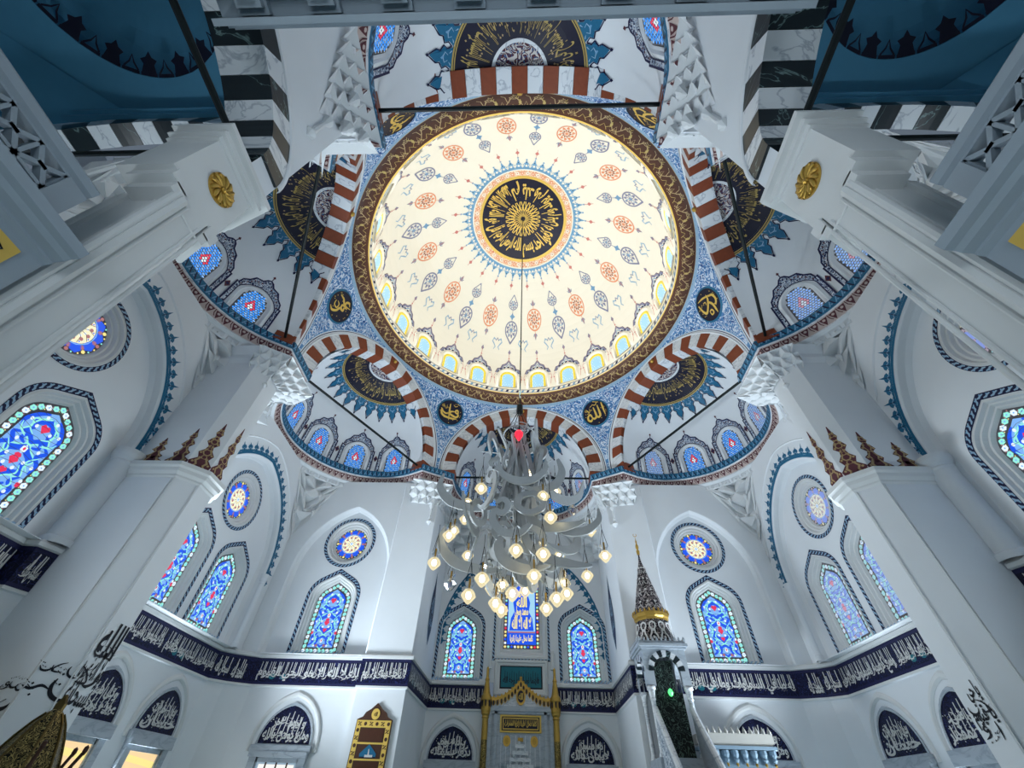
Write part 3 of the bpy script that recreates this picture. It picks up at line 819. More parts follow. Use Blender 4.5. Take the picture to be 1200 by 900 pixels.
# a window of the half domes, built at theta = 0
def half_window():
    g = lambda u, v, w=0.0: half_pt(u / RH, v, w)
    fr, gl, pt = MB(), MB(), MB()
    o1 = round_arch(.62, 11.86, 12.62, 14, rise=.60); o2 = round_arch(.52, 11.86, 12.62, 14, rise=.55); o3 = round_arch(.46, 11.86, 12.62, 14, rise=.50); o4 = round_arch(.40, 11.88, 12.64, 14, rise=.44)
    fr.band(o1, o2, g, .0, .05, 'plaster'); fr.band(o2, o3, g, .05, .02, 'plaster'); fr.band(o3, o4, g, .03, -.0 + .012, 'plaster')
    for k in range(10):
        ua, ub = -.40 + .08 * k, -.32 + .08 * k
        vt = 12.64 + .44 * math.sqrt(max(0, 1 - (max(abs(ua), abs(ub)) * .96 / .40) ** 2))
        nr = 6
        gl.grid([[g(ua, 11.88 + (vt - 11.88) * q / nr, .010), g(ub, 11.88 + (vt - 11.88) * q / nr, .010)] for q in range(nr + 1)], 'lead')
    for r in range(15):
        for c in range(-5, 6):
            u = c * .082 + (.041 if r % 2 else 0); v = 11.90 + r * .078
            lim = .36 if v < 12.62 else .36 * math.sqrt(max(0, 1 - ((v - 12.62) / .42) ** 2))
            if abs(u) > lim: continue
            d = abs(u) / .17 + abs(v - 12.46) / .25
            mt = 'glass_blue' if d < .22 else 'glass_white' if d < .38 else 'glass_rose' if d < .7 else 'glass_red' if d < .92 else ('glass_azure' if (r + c) % 3 else 'glass_light_blue')
            gl.poly([(u - .040, v), (u - .012, v - .036), (u + .012, v - .036), (u + .040, v), (u + .012, v + .036), (u - .012, v + .036)], g, .018, mt)
            if d > .8 and (r * 3 + c) % 2 == 0: gl.disc(u + .041, v, .013, g, .02, 'glass_white', 4)
    # painted lace surround
    out = [(-.76, 11.86), (-.76, 12.92), (-.71, 12.88), (-.67, 13.08), (-.52, 13.22), (-.42, 13.40), (-.20, 13.46), (-.10, 13.58), (0, 13.62), (.10, 13.58), (.20, 13.46), (.42, 13.40), (.52, 13.22), (.67, 13.08), (.71, 12.88), (.76, 12.92), (.76, 11.86)]
    inn = [(-.63, 11.86), (-.63, 12.70), (-.63, 12.75), (-.60, 12.86), (-.50, 13.0), (-.42, 13.08), (-.22, 13.19), (-.10, 13.225), (0, 13.23), (.10, 13.225), (.22, 13.19), (.42, 13.08), (.50, 13.0), (.60, 12.86), (.63, 12.75), (.63, 12.70), (.63, 11.86)]
    pt.grid([[g(u, v, .012) for u, v in out], [g(u, v, .012) for u, v in inn]], 'window_lace')
    pt.stroke(out, .05, g, .018, 'navy_line'); pt.stroke(inn, .03, g, .018, 'navy_line')
    pt.stroke([(0, 13.6), (0, 13.80)], .03, g, .016, 'navy_line'); pt.disc(0, 13.76, .055, g, .02, 'maroon', 4)
    for a, b2, _, _ in resample(out, .13): pt.disc(a * .9, 12.6 + (b2 - 12.6) * .9, .03, g, .022, 'maroon' if int(a * 40) % 2 else 'navy_line', 5)
    return fr.mesh('window_surround', True), gl.mesh('glass'), pt.mesh('painted_surround')
hs, hg, hp = half_window()
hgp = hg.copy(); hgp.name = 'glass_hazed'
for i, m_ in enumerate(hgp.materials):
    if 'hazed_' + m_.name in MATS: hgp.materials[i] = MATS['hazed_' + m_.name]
mb = MB()
g = lambda u, v, w=.014: half_pt(u / RH, v, w)
mb.poly([(0, 12.72), (.09, 12.57), (0, 12.42), (-.09, 12.57)], g, .014, 'maroon'); mb.disc(0, 12.57, .05, g, .02, 'navy_line', 6)
hdot = mb.mesh('painted_diamond')
nwin = 24
for a in (0, 60, 120, 180, -120, -60):
    hd = struct('half_dome', rz=-R_(a), label='white half dome with a navy calligraphy disc ' + WHERE[a])
    link('half_dome_shell', half_shell, hd); link('calligraphy_disc', half_disc, hd); link('painted_crest', half_crest, hd)
    for k in range(-2, 3):
        nwin += 1
        rot = R_(33.5 * k)
        # rotate about the half dome's own axis
        def place(nm, me, par):
            o = link(nm, me, par, rz=-rot)
            o.location = (-CY * sin(rot), CY * (1 - cos(rot)), 0)
            return o
        wn = struct('window_%d' % nwin, rz=-R_(a), label='round-headed lattice window in the half dome ' + WHERE[a])
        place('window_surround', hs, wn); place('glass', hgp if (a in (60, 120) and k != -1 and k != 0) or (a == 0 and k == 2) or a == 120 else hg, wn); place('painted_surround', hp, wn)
        if k < 2:
            rot = R_(33.5 * (k + .5)); place('painted_diamond', hdot, hd)
# ---------------------------------------------------------------- plan of the springing line and its cornice
def loc2(a, u, ap): r = az(a); return (r.x * ap + cos(R_(a)) * u, r.y * ap - sin(R_(a)) * u)
path = []
for a in (0, 60, 120, 180, 240, 300):
    path.append(loc2(a, -2.97, 7.06))
    for i in range(1, 32):
        t = R_(-90 + 180 * i / 32); path.append(loc2(a, 2.97 * sin(t), 7.06 + 2.97 * cos(t)))
    path.append(loc2(a, 2.97, 7.06))
    if a == 120: path += [(4.3, -5.85), (4.06, -6.33), (2.95, -6.33)]
    elif a == 180: path += [(-2.95, -6.33), (-4.06, -6.33), (-4.3, -5.85)]
    else:
        r = az(a + 30); t = (cos(R_(a + 30)), -sin(R_(a + 30)))
        path += [(r.x * 7.23 - .72 * t[0], r.y * 7.23 - .72 * t[1]), (r.x * 7.23 + .72 * t[0], r.y * 7.23 + .72 * t[1])]
def offset_loop(P, d):
    n = len(P); out = []
    for i in range(n):
        a, b, c = P[i - 1], P[i], P[(i + 1) % n]
        def nrm(p, q):
            dx, dy = q[0] - p[0], q[1] - p[1]; L = math.hypot(dx, dy) or 1
            return (-dy / L, dx / L)
        n1, n2 = nrm(a, b), nrm(b, c)
        mx, my = n1[0] + n2[0], n1[1] + n2[1]; L = math.hypot(mx, my) or 1
        mx, my = mx / L, my / L
        k = max(.5, mx * n1[0] + my * n1[1])
        out.append((b[0] + mx * d / k, b[1] + my * d / k))
    return out
corn = struct('cornice', label='blue and pink painted cornice along the springing of all arches and half domes')
mb = MB()
PROF = [(.10, 11.93, 'teal'), (0, 11.93, 'teal'), (0, 11.66, 'teal'), (.02, 11.64, 'marble_white'), (.05, 11.60, 'pink_fresco'), (.17, 11.36, 'marble_white'), (.17, 11.32, 'plaster'), (.26, 11.26, 'plaster'), (.30, 11.10, 'plaster'), (.34, 11.06, 'plaster')]
LO = [(offset_loop(path, o), z) for o, z, _ in PROF]
for (A, za), (B, zb), (_, _, mt) in zip(LO, LO[1:], PROF):
    mb.grid([[Vector((x, y, za)) for x, y in A], [Vector((x, y, zb)) for x, y in B]], mt, True)
mb.build('moulding', corn)
mb = MB()
for (x, y, dx, dy) in resample(offset_loop(path, -.006), .20, True):
    g = lambda u, v, w=0.0: Vector((x + dx * u + dy * w, y + dy * u - dx * w, v))
    mb.poly([(-.10, 11.69), (-.06, 11.69), (.02, 11.90), (-.02, 11.90)], g, 0, 'sky_blue'); mb.poly([(.10, 11.69), (.06, 11.69), (-.02, 11.90), (.02, 11.90)], g, .002, 'navy')
    mb.disc(0, 11.74, .035, g, .004, 'sky_blue', 4)
mb.build('zigzag', corn, kind='stuff')
mb = MB()
A, B = offset_loop(path, .05), offset_loop(path, .17)
n = len(A)
for j, (x, y, dx, dy) in enumerate(resample(A, .26, True)):
    def g(u, v, w=.012):           # v 0..1 down the pink hollow
        o = -(.12 * v) + w
        return Vector((x + dx * u + dy * o, y + dy * u - dx * o, 11.60 - .24 * v - w * .5))
    mb.poly([(-.10, .12), (.10, .12), (.07, .45), (0, .98), (-.07, .45)], g, .012, 'maroon'); mb.disc(0, .36, .045, g, .02, 'pink_fresco', 6, .14)
    mb.stroke([(-.13, .05), (-.12, .5), (-.07, .8)], .025, g, .014, 'maroon')
mb.build('painted_scrolls', corn, kind='stuff')

# ---------------------------------------------------------------- stalactite vaulting between the cornice and the walls
def muqarnas(a, planes, drop, zt=11.15, ri=3.28, K=5, lim=4.6, th0=-90, th1=90, name='muqarnas'):
    """tiers of small faceted cells from the round cornice into the corners; planes = (px,py,nx,ny) the walls"""
    c = Vector(loc2(a, 0, 7.06) + (0,))
    NT = 36
    def ro(th):
        d = az(a + th); best = lim
        for px, py, nx, ny in planes:
            q = d.x * nx + d.y * ny
            if q > 1e-4: best = min(best, ((px - c.x) * nx + (py - c.y) * ny) / q)
        return max(best, ri + .03)
    mb = MB()
    def P(k, th, push=0.0):
        """point on tier k (may be fractional) at angle th, pushed back into the corner"""
        R2 = ro(max(th0, min(th1, th))); ex = min(1, (R2 - ri) / .60)
        t = k / K
        r = ri + (R2 - ri) * t + push * min(1, ex * 1.6) * (1 - t * .6)
        d = az(a + th)
        return Vector((c.x + d.x * r, c.y + d.y * r, zt - drop * t * ex - .10 * t + push * .5 * ex))
    NC = 18
    dth = (th1 - th0) / NC
    for k in range(K):
        o = .5 if k % 2 else 0
        for j in range(-1, NC + 1):
            t0, t1 = th0 + (j + o) * dth, th0 + (j + 1 + o) * dth
            tm = (t0 + t1) / 2
            if t1 <= th0 or t0 >= th1: continue
            A_, B_ = P(k, t0), P(k, t1)
            D_, E_ = P(k + 1, tm), None
            C_ = P(k + .42, tm, .30)
            mb.face([A_, B_, C_], 'plaster_relief'); mb.face([A_, C_, D_], 'plaster_relief'); mb.face([C_, B_, D_], 'plaster_relief')
            # the facet that hangs between two cells
            F_ = P(k + 1, tm + dth)
            G_ = P(k + .75, t1, -.09)
            mb.face([B_, G_, D_], 'plaster_relief'); mb.face([B_, F_, G_], 'plaster_relief'); mb.face([D_, G_, F_], 'plaster_relief')
            if ro(max(th0, min(th1, tm))) - ri > .35 and k < K - 1 and k > 0:
                q = D_; w_ = (c - q); w_.z = 0; w_.normalize()
                mb.lathe([(.001, .10), (.06, .08), (.075, .0), (.035, -.06), (.04, -.09), (.001, -.18)], q + w_ * .03, 'plaster_relief', 6)
    return mb
WX, WY, MY = 9.0, 6.38, 9.88
mq = struct('squinch_vaulting', label='white carved stalactite vaulting in the corners under the half domes')
SQ = [(0, [(3.42, 0, 1, 0), (-3.42, 0, -1, 0), (0, MY, 0, 1)], 1.6), (-60, [(-WX, 0, -1, 0), (0, WY, 0, 1)], 2.15), (60, [(WX, 0, 1, 0), (0, WY, 0, 1)], 2.15),
      (-120, [(-WX, 0, -1, 0), (0, -6.5, 0, -1)], 1.95), (120, [(WX, 0, 1, 0), (0, -6.5, 0, -1)], 1.95), (180, [(3.3, 0, 1, 0), (-3.3, 0, -1, 0), (0, -10.15, 0, -1)], 1.4)]
for a, pl, dr in SQ: muqarnas(a, pl, dr).build('muqarnas', mq)
# carved strip with rosettes below the cornice where the bays meet the wall
mb = MB()
for (x, y, dx, dy) in resample(offset_loop(path, .27), .42, True):
    g = lambda u, v, w=0.0: Vector((x + dx * u + dy * w, y + dy * u - dx * w, v))
    mb.band([(-.17, 11.05), (.17, 11.05), (.17, 11.23), (-.17, 11.23)], [(-.14, 11.08), (.14, 11.08), (.14, 11.20), (-.14, 11.20)], g, .0, .02, 'plaster_relief')
    mb.lathe([(.04, 0), (.02, -.03), (.001, -.035)], g(0, 11.14, .0), 'plaster_relief', 6)
mb.build('rosette_strip', mq)

def facets(mb, tl, tr, bl, br, nu, nv, depth, mt='plaster_relief'):
    """bilinear patch of diamond cells with sunk centres; depth is a vector pointing into the wall"""
    tl, tr, bl, br, depth = map(Vector, (tl, tr, bl, br, depth))
    P = lambda u, v: (tl * (1 - u) + tr * u) * (1 - v) + (bl * (1 - u) + br * u) * v
    for j in range(nv):
        o = .5 if j % 2 else 0
        for i in range(-1, nu + 1):
            a, b_ = (i + o) / nu, (i + 1 + o) / nu
            if b_ <= 0 or a >= 1: continue
            c = lambda x: min(1, max(0, x))
            A, B, D = P(c(a), j / nv), P(c(b_), j / nv), P(c((a + b_) / 2), (j + 1) / nv)
            C = P(c((a + b_) / 2), (j + .4) / nv) + depth
            F = P(c((a + b_) / 2 + 1 / nu), (j + 1) / nv); G = P(c(b_), (j + .75) / nv) - depth * .35
            mb.face([A, B, C], mt); mb.face([A, C, D], mt); mb.face([C, B, D], mt)
            mb.face([B, G, D], mt); mb.face([B, F, G], mt); mb.face([D, G, F], mt)
# ---------------------------------------------------------------- window templates (built for a wall that faces -Y)
fw = lambda u, v, w=0.0: Vector((u, -w, v))
def border_pattern(mb, out, mid, step, f, w):
    mb.band(out, mid, f, w, w, 'navy')
    n = len(out)
    ctr = [((a[0] + b[0]) / 2, (a[1] + b[1]) / 2) for a, b in zip(out, mid)]
    th = math.hypot(out[0][0] - mid[0][0], out[0][1] - mid[0][1])
    for i, (x, y, dx, dy) in enumerate(resample(ctr, step, True)):
        h = .038
        g = lambda u, v, w2=0: f(x + dx * u - dy * v, y + dy * u + dx * v, w + .004)
        mb.stroke([(-step * .5, -h), (-step * .1, -h * .4), (step * .1, h * .6), (step * .5, h)], [.02, .042, .042, .02], g, 0, 'pale_blue')
        mb.disc(0, -h * .9, .016, g, 0, 'sky_blue', 5)
def smooth_loop(P):
    n = len(P); out = []
    for i in range(n):
        p0, p1, p2, p3 = P[i - 1], P[i], P[(i + 1) % n], P[(i + 2) % n]
        for t in (0, .33, .66):
            q = lambda a, b, c, d: .5 * (2 * b + (c - a) * t + (2 * a - 5 * b + 4 * c - d) * t * t + (3 * b - a - 3 * c + d) * t ** 3)
            out.append((q(p0[0], p1[0], p2[0], p3[0]), q(p0[1], p1[1], p2[1], p3[1])))
    return out
def lancet(hw=.585, pal=GL):
    fr, gl, bd = MB(), MB(), MB()
    border_pattern(bd, tudor(.96, 5.06, 6.80, 7.74), tudor(.85, 5.06, 6.76, 7.58), .135, fw, .006)
    steps = [(.83, 6.75, 7.56, .012), (.79, 6.74, 7.52, .012), (.76, 6.73, 7.48, -.06), (.72, 6.72, 7.44, -.06), (.68, 6.71, 7.40, -.13), (.64, 6.70, 7.36, -.13), (.60, 6.68, 7.32, -.20)]
    prev = None
    for h, zs, za, w in steps:
        p = tudor(h, 5.06, zs, za)
        if prev: fr.band(prev[0], p, fw, prev[1], w, 'stone_white')
        prev = (p, w)
    w0 = -.20
    nm = {k: v.name for k, v in pal.items()}
    gl.face([fw(u, v, w0) for u, v in tudor(.60, 5.06, 6.68, 7.32)], 'lead')
    P = lambda u, v, s, rx, ry, c, n=8, rot=0: gl.disc(u, v, rx, fw, w0 + .004 * s, nm[c], n, ry, rot)
    edge = resample(tudor(.52, 5.15, 6.66, 7.21), .135, True)
    for i, (x, y, dx, dy) in enumerate(edge):
        g = lambda u, v, w=0: fw(x + dx * u - dy * v, y + dy * u + dx * v, w0 + .006)
        gl.poly([(-.062, 0), (-.02, -.062), (.05, -.045), (.064, .01), (.015, .062), (-.045, .05)], g, 0, nm['aqua'] if i % 3 else nm['white'])
        gl.disc(.0, 0, .018, lambda u, v, w=0: g(u, v) + Vector((0, -.003, 0)), 0, nm['light'], 5)
        gl.disc(-.075, -.02, .018, g, 0, nm['rose'], 4); gl.disc(.07, .045, .014, g, 0, nm['yellow'] if i % 2 else nm['rose'], 4)
    gl.poly(tudor(.42, 5.25, 6.62, 7.08), fw, w0 + .006, nm['light'])
    # light blue cartouches, aqua scrolls, white and red flowers
    for vc, hh, ww in ((6.62, .30, .30), (5.98, .36, .33), (5.42, .20, .26)):
        pts = [(0, vc + hh), (ww * .45, vc + hh * .72), (ww * .95, vc + hh * .45), (ww * .75, vc), (ww, vc - hh * .5), (ww * .4, vc - hh * .7), (0, vc - hh), (-ww * .4, vc - hh * .7), (-ww, vc - hh * .5), (-ww * .75, vc), (-ww * .95, vc + hh * .45), (-ww * .45, vc + hh * .72)]
        pts = smooth_loop(pts)
        gl.poly(pts, fw, w0 + .010, nm['blue'])
        inn = [(u * .58, vc + (v - vc) * .58) for u, v in pts]
        gl.poly(inn, fw, w0 + .014, nm['light'])
        gl.stroke(pts + [pts[0]], .032, fw, w0 + .018, nm['aqua'])
    for q in (-1, 1):
        for S in ([(.42, 5.30), (.30, 5.40), (.36, 5.55), (.24, 5.66), (.34, 5.80)], [(.40, 5.90), (.40, 6.10), (.28, 6.22), (.38, 6.36), (.26, 6.44)], [(.36, 6.50), (.40, 6.66), (.28, 6.86), (.12, 6.98)], [(.10, 5.26), (.22, 5.34), (.14, 5.50), (.20, 5.60)], [(.08, 6.30), (.20, 6.36), (.12, 6.48)]):
            smooth_stroke(gl, [(q * u, v) for u, v in S], ([.03, .075, .085, .075, .03] if len(S) == 5 else [.03, .08, .08, .03] if len(S) == 4 else [.03, .08, .03]), fw, w0 + .022, nm['blue'])
        for S in ([(.30, 5.30), (.20, 5.44), (.30, 5.62), (.20, 5.74)], [(.10, 5.70), (.22, 5.82), (.16, 5.96)], [(.34, 5.92), (.22, 6.06), (.34, 6.22)], [(.10, 6.50), (.24, 6.60), (.20, 6.78), (.06, 6.94)], [(.18, 6.40), (.34, 6.48), (.40, 6.60)]):
            smooth_stroke(gl, [(q * u, v) for u, v in S], ([.015, .035, .035, .015] if len(S) == 4 else [.015, .035, .015]), fw, w0 + .026, nm['aqua'])
        for u, v in ((.31, 5.48), (.37, 6.02), (.25, 6.30), (.33, 6.72), (.18, 6.02), (.10, 5.86), (.16, 6.66), (.40, 5.75), (.22, 5.30), (.12, 6.90)):
            P(q * u, v, 7, .034, .04, 'white', 6)
        P(q * .40, 5.68, 7, .045, .06, 'red', 5, .3); P(q * .13, 5.30, 7, .05, .05, 'rose', 5)
    for v, s in ((6.70, .10), (5.98, .09), (5.76, .07)):
        gl.poly([(0, v - s * 1.1), (s, v + .1 * s), (s * .55, v + .8 * s), (0, v + .55 * s), (-s * .55, v + .8 * s), (-s, v + .1 * s)], fw, w0 + .030, nm['red'])
    for v, s in ((6.22, .06), (5.44, .05)):
        P(0, v, 7, s, s * 1.4, 'white', 6, PI / 2); P(0, v, 8, s * .4, s * .6, 'red', 6)
    P(0, 6.08, 8, .07, .05, 'red', 6); P(0, 6.86, 7, .05, .07, 'blue', 4)
    # lead cames across the light
    for v in [5.22 + .115 * i for i in range(17)]:
        hw2 = .445 if v < 6.6 else .445 * math.sqrt(max(.02, 1 - ((v - 6.58) / .6) ** 2))
        gl.stroke([(-hw2, v + .02), (-hw2 / 2, v - .02), (0, v + .02), (hw2 / 2, v - .02), (hw2, v + .02)], .007, fw, w0 + .034, 'lead')
    return fr.mesh('window_frame'), gl.mesh('glass'), bd.mesh('painted_border')
L_fr, L_gl, L_bd = lancet()
_, L_glp, _ = lancet(pal=GLP)
def oculus(pal=GL):
    fr, gl, bd = MB(), MB(), MB()
    border_pattern(bd, circle(.98, n=48), circle(.87, n=48), .135, fw, .006)
    prev = None
    for r, w in ((.85, .012), (.80, .012), (.77, -.06), (.72, -.06), (.68, -.13), (.64, -.13), (.60, -.20)):
        p = circle(r, n=40)
        if prev: fr.band(prev[0], p, fw, prev[1], w, 'stone_white')
        prev = (p, w)
    w0 = -.20; nm = {k: v.name for k, v in pal.items()}
    gl.face([fw(u, v, w0) for u, v in circle(.60, n=40)], 'lead')
    gl.poly(circle(.36, n=30), fw, w0 + .004, nm['pearl'])
    for k in range(10):
        a = 2 * PI * (k + .5) / 10
        g = lambda u, v, w=0: fw(u * cos(a) - v * sin(a), u * sin(a) + v * cos(a), w0 + .008)
        gl.poly([(.355, -.06), (.355, .06), (.40, .125), (.50, .12), (.57, 0), (.50, -.12), (.40, -.125)], g, 0, nm['blue'])
        gl.stroke([(.36, -.13), (.385, 0), (.36, .13)], .025, lambda u, v, w=0: g(u, v) + Vector((0, -.004, 0)), 0, nm['light'])
        b = a + PI / 10
        h = lambda u, v, w=0: fw(u * cos(b) - v * sin(b), u * sin(b) + v * cos(b), w0 + .008)
        gl.disc(.45, 0, .05, h, 0, nm['rose'], 7); gl.disc(.545, .0, .045, h, 0, nm['rose'] if k % 2 else nm['yellow'], 6)
        gl.disc(.56, .11, .022, h, 0, nm['aqua'], 5); gl.disc(.56, -.11, .022, h, 0, nm['yellow'], 5)
        gl.disc(.26, 0, .045, lambda u, v, w=0: h(u, v) + Vector((0, -.004, 0)), 0, nm['rose'], 6); gl.disc(.17, .05, .032, lambda u, v, w=0: g(u, v) + Vector((0, -.004, 0)), 0, nm['white'], 5)
        gl.disc(.31, .05, .02, lambda u, v, w=0: g(u, v) + Vector((0, -.004, 0)), 0, nm['blue'], 4)
        gl.stroke([(.05, 0), (.2, .06), (.34, 0)], .012, lambda u, v, w=0: g(u, v) + Vector((0, -.006, 0)), 0, 'lead')
    gl.disc(0, 0, .07, fw, w0 + .016, nm['white'], 8); gl.disc(0, 0, .035, fw, w0 + .02, nm['light'], 6)
    return fr.mesh('window_frame', True), gl.mesh('glass'), bd.mesh('painted_border')
O_fr, O_gl, O_bd = oculus()
_, O_glp, _ = oculus(GLP)
def put_window(kind, loc, rz, label, hazed=False):
    global nwin
    nwin += 1
    w = struct('window_%d' % nwin, loc, rz, label)
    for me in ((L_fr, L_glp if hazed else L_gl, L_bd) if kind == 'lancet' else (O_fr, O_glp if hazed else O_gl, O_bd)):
        link(me.name.split('.')[0], me, w)
    return w

# ---------------------------------------------------------------- side bays: wall above the frieze with a recessed arch
def fleur(mb, s, f, w, c, h=.34):
    mb.poly([(u * s, v) for u, v in [(-.15, 0), (.15, 0), (.13, .05), (.06, .08), (.11, .13), (.08, .19), (.025, .22), (0, h), (-.025, .22), (-.08, .19), (-.11, .13), (-.06, .08), (-.13, .05)]], f, w, c)
def bay_wall(name, label, loc, rz, u0, u1, ztop, hw, zs, za, depth, holes, trim=True, plain_round=False):
    r = struct(name, loc, rz, label)
    mb = MB()
    H = pointed(hw, 4.96, zs, za, 16)
    mb.holed([(u0, 4.96), (u1, 4.96), (u1, ztop), (u0, ztop)], [[(x * .9999, max(y, 4.97)) for x, y in H]], fw, 0, 'plaster')
    e = .05
    Hi = pointed(hw - .03, 4.96, zs, za - .03, 16)
    mb.band(H, Hi, fw, 0, -.04, 'plaster'); mb.band(Hi, pointed(hw - .05, 4.96, zs, za - .05, 16), fw, -.04, -depth + .10, 'plaster'); mb.band(pointed(hw - .05, 4.96, zs, za - .05, 16), pointed(hw - .13, 4.96, zs, za - .13, 16), fw, -depth + .10, -depth, 'plaster')
    mb.build('wall_face', r)
    mb = MB()
    mb.holed(pointed(hw - .12, 4.97, zs, za - .12, 16), holes, fw, -depth, 'plaster')
    mb.build('recess_wall', r)
    if trim:
        t = MB()
        P = [p for p in pointed(hw + .02, zs - 1.6 if False else zs - .2, zs, za + .02, 20)][1:]
        Q = [p for p in pointed(hw + .09, zs - .2, zs, za + .10, 20)][1:]
        t.grid([[fw(u, v, .006) for u, v in P + [(-P[0][0], P[0][1])]], [fw(u, v, .006) for u, v in Q + [(-Q[0][0], Q[0][1])]]], 'teal')
        for i, (x, y, dx, dy) in enumerate(resample(Q, .30)):
            g = lambda u, v, w=0: fw(x + dx * u + dy * v, y + dy * u - dx * v, .007 + w)
            fleur(t, 1.15, g, 0, 'teal', .38 if i % 2 else .29)
            t.stroke([(-.08, .05), (0, .12), (.08, .05)], .02, g, .003, 'pale_blue'); t.stroke([(0, .02), (0, .2)], .015, g, .004, 'navy')
        t.build('painted_trim', r)
        m2 = MB()
        A = pointed(hw + .56, zs - .2, zs, za + .58, 20)[1:]; B = pointed(hw + .62, zs - .2, zs, za + .65, 20)[1:]
        A, B = [p for p in A if u0 < p[0] < u1], [p for p in B if u0 < p[0] < u1]
        k = min(len(A), len(B)); A, B = A[:k], B[:k]
        if k > 3: m2.grid([[fw(u, v, .0) for u, v in A], [fw((u + x) / 2, (v + y) / 2, .035) for (u, v), (x, y) in zip(A, B)], [fw(u, v, 0) for u, v in B]], 'plaster'); m2.build('arch_moulding', r)
    return r
SIDE = {-1: 'left', 1: 'right'}
lan = lambda u: [(x + u, max(y, 4.99)) for x, y in tudor(.82, 4.99, 6.74, 7.55)]
HOLES = [lan(-1.1), lan(1.1), circle(.84, (0, 8.66), 36)]
FY, BY = 3.37, -3.74
for s in (-1, 1):
    rz = -s * PI / 2
    n = SIDE[s]
    # local u runs along +y on the left wall and along -y on the right wall
    for yc, nm, ya, yb in ((FY, 'front', .25, 6.42), (BY, 'rear', -6.6, -.95)):
        ua, ub = (ya - yc, yb - yc) if s < 0 else (yc - yb, yc - ya)
        bay_wall('wall_' + n, 'white %s side wall with a recessed arch, %s bay' % (n, nm), (s * WX, yc, 0), rz, ua, ub, 11.3, 2.5, 7.2, 10.15, .3, HOLES)
        for d in (-1, 1):
            put_window('lancet', (s * (WX + .3), yc + 1.1 * d, 0), rz, 'tall pointed stained-glass window in the %s bay of the %s wall, the one %s' % (nm, n, 'nearer the qibla wall' if d > 0 else 'farther from the qibla wall'), s > 0 and nm == 'front')
        o = put_window('oculus', (s * (WX + .3), yc, 8.66), rz, 'round stained-glass window in the %s bay of the %s wall' % (nm, n), s > 0)
    # corner bay of the qibla wall
    bay_wall('wall_front', 'white qibla wall to the %s of the niche bay, above the frieze' % n, (s * 6.68, WY, 0), 0, (-9.0 + 6.68) if s < 0 else 3.42 - 6.68, (-3.42 + 6.68) if s < 0 else 9.0 - 6.68, 11.3, 1.80, 7.6, 10.15, .27, [[(x, max(y, 4.99)) for x, y in tudor(.82, 4.99, 6.74, 7.55)], circle(.84, (0, 8.78), 36)], trim=False)
    put_window('lancet', (s * 6.68, WY + .27, 0), 0, 'tall pointed stained-glass window in the qibla wall, %s of the chandelier' % n)
    put_window('oculus', (s * 6.68, WY + .27, 8.78), 0, 'round stained-glass window in the qibla wall, %s of the chandelier' % n)

# mihrab bay
mr = struct('wall_mihrab', (0, MY, 0), 0, 'white back wall of the niche bay with three stained-glass windows')
mb = MB()
RW = [(-.84, 5.86), (.84, 5.86), (.84, 8.9), (-.84, 8.9)]
mb.holed([(-3.42, 4.96), (3.42, 4.96), (3.42, 11.2), (-3.42, 11.2)], [lan(-2.42), lan(2.42), RW], fw, 0, 'plaster')
mb.build('wall_face', mr)
t = MB()
Q = pointed(3.34, 5.9, 6.3, 10.2, 24)[1:]
t.grid([[fw(u, v, .006) for u, v in pointed(3.28, 5.9, 6.3, 10.12, 24)[1:]], [fw(u, v, .006) for u, v in Q]], 'teal')
for i, (x, y, dx, dy) in enumerate(resample(Q, .30)):
    g = lambda u, v, w=0: fw(x + dx * u - dy * v, y + dy * u + dx * v, .007 + w)
    fleur(t, 1.3, g, 0, 'teal', .44 if i % 2 else .33); t.stroke([(0, .02), (0, .2)], .015, g, .004, 'navy')
t.build('painted_trim', mr)
for s in (-1, 1):
    put_window('lancet', (s * 2.42, MY, 0), 0, 'tall pointed stained-glass window beside the prayer niche, %s one' % SIDE[s])
nwin += 1
rw = struct('window_%d' % nwin, (0, MY, 0), 0, 'rectangular stained-glass window with golden lettering above the prayer niche')
fr, gl, bd = MB(), MB(), MB()
sq = lambda h, z0, z1: [(-h, z0), (h, z0), (h, z1), (-h, z1)]
prev = None
for h, z0, z1, w in ((1.03, 5.74, 9.08, .02), (.98, 5.80, 9.02, .02), (.95, 5.83, 8.99, .0), (.86, 5.9, 8.92, -.02), (.82, 5.97, 8.88, -.1), (.76, 6.06, 8.84, -.1), (.72, 6.10, 8.8, -.16)):
    p = sq(h, z0, z1)
    if prev: fr.band(prev[0], p, fw, prev[1], w, 'stone_white')
    prev = (p, w)
fr.build('window_frame', rw)
border_pattern(bd, sq(1.12, 5.66, 9.16), sq(1.04, 5.73, 9.09), .13, fw, .006); bd.build('painted_border', rw)
gl.poly(sq(.72, 6.10, 8.8), fw, -.16, 'lead'); gl.poly(sq(.58, 6.25, 8.66), fw, -.155, 'glass_blue')
for i, (x, y, dx, dy) in enumerate(resample(sq(.65, 6.17, 8.73), .13, True)):
    gl.disc(x, y, .05, fw, -.15, ('glass_yellow', 'glass_aqua', 'glass_blue', 'glass_white', 'glass_red')[i % 5] if i % 4 else 'glass_yellow', 6)
    gl.disc(x + dy * .03, y + .04, .02, fw, -.147, 'glass_rose', 4)
gl.poly([(-.55, 6.72), (.55, 6.72), (.55, 8.62), (-.55, 8.62)], fw, -.152, 'glass_pale_blue')
gl.poly([(-.50, 6.74), (.50, 6.74), (.44, 7.2), (.30, 7.45), (.36, 7.8), (.26, 8.1), (.34, 8.35), (0, 8.6), (-.34, 8.35), (-.26, 8.1), (-.36, 7.8), (-.30, 7.45), (-.44, 7.2)], fw, -.149, 'glass_blue')
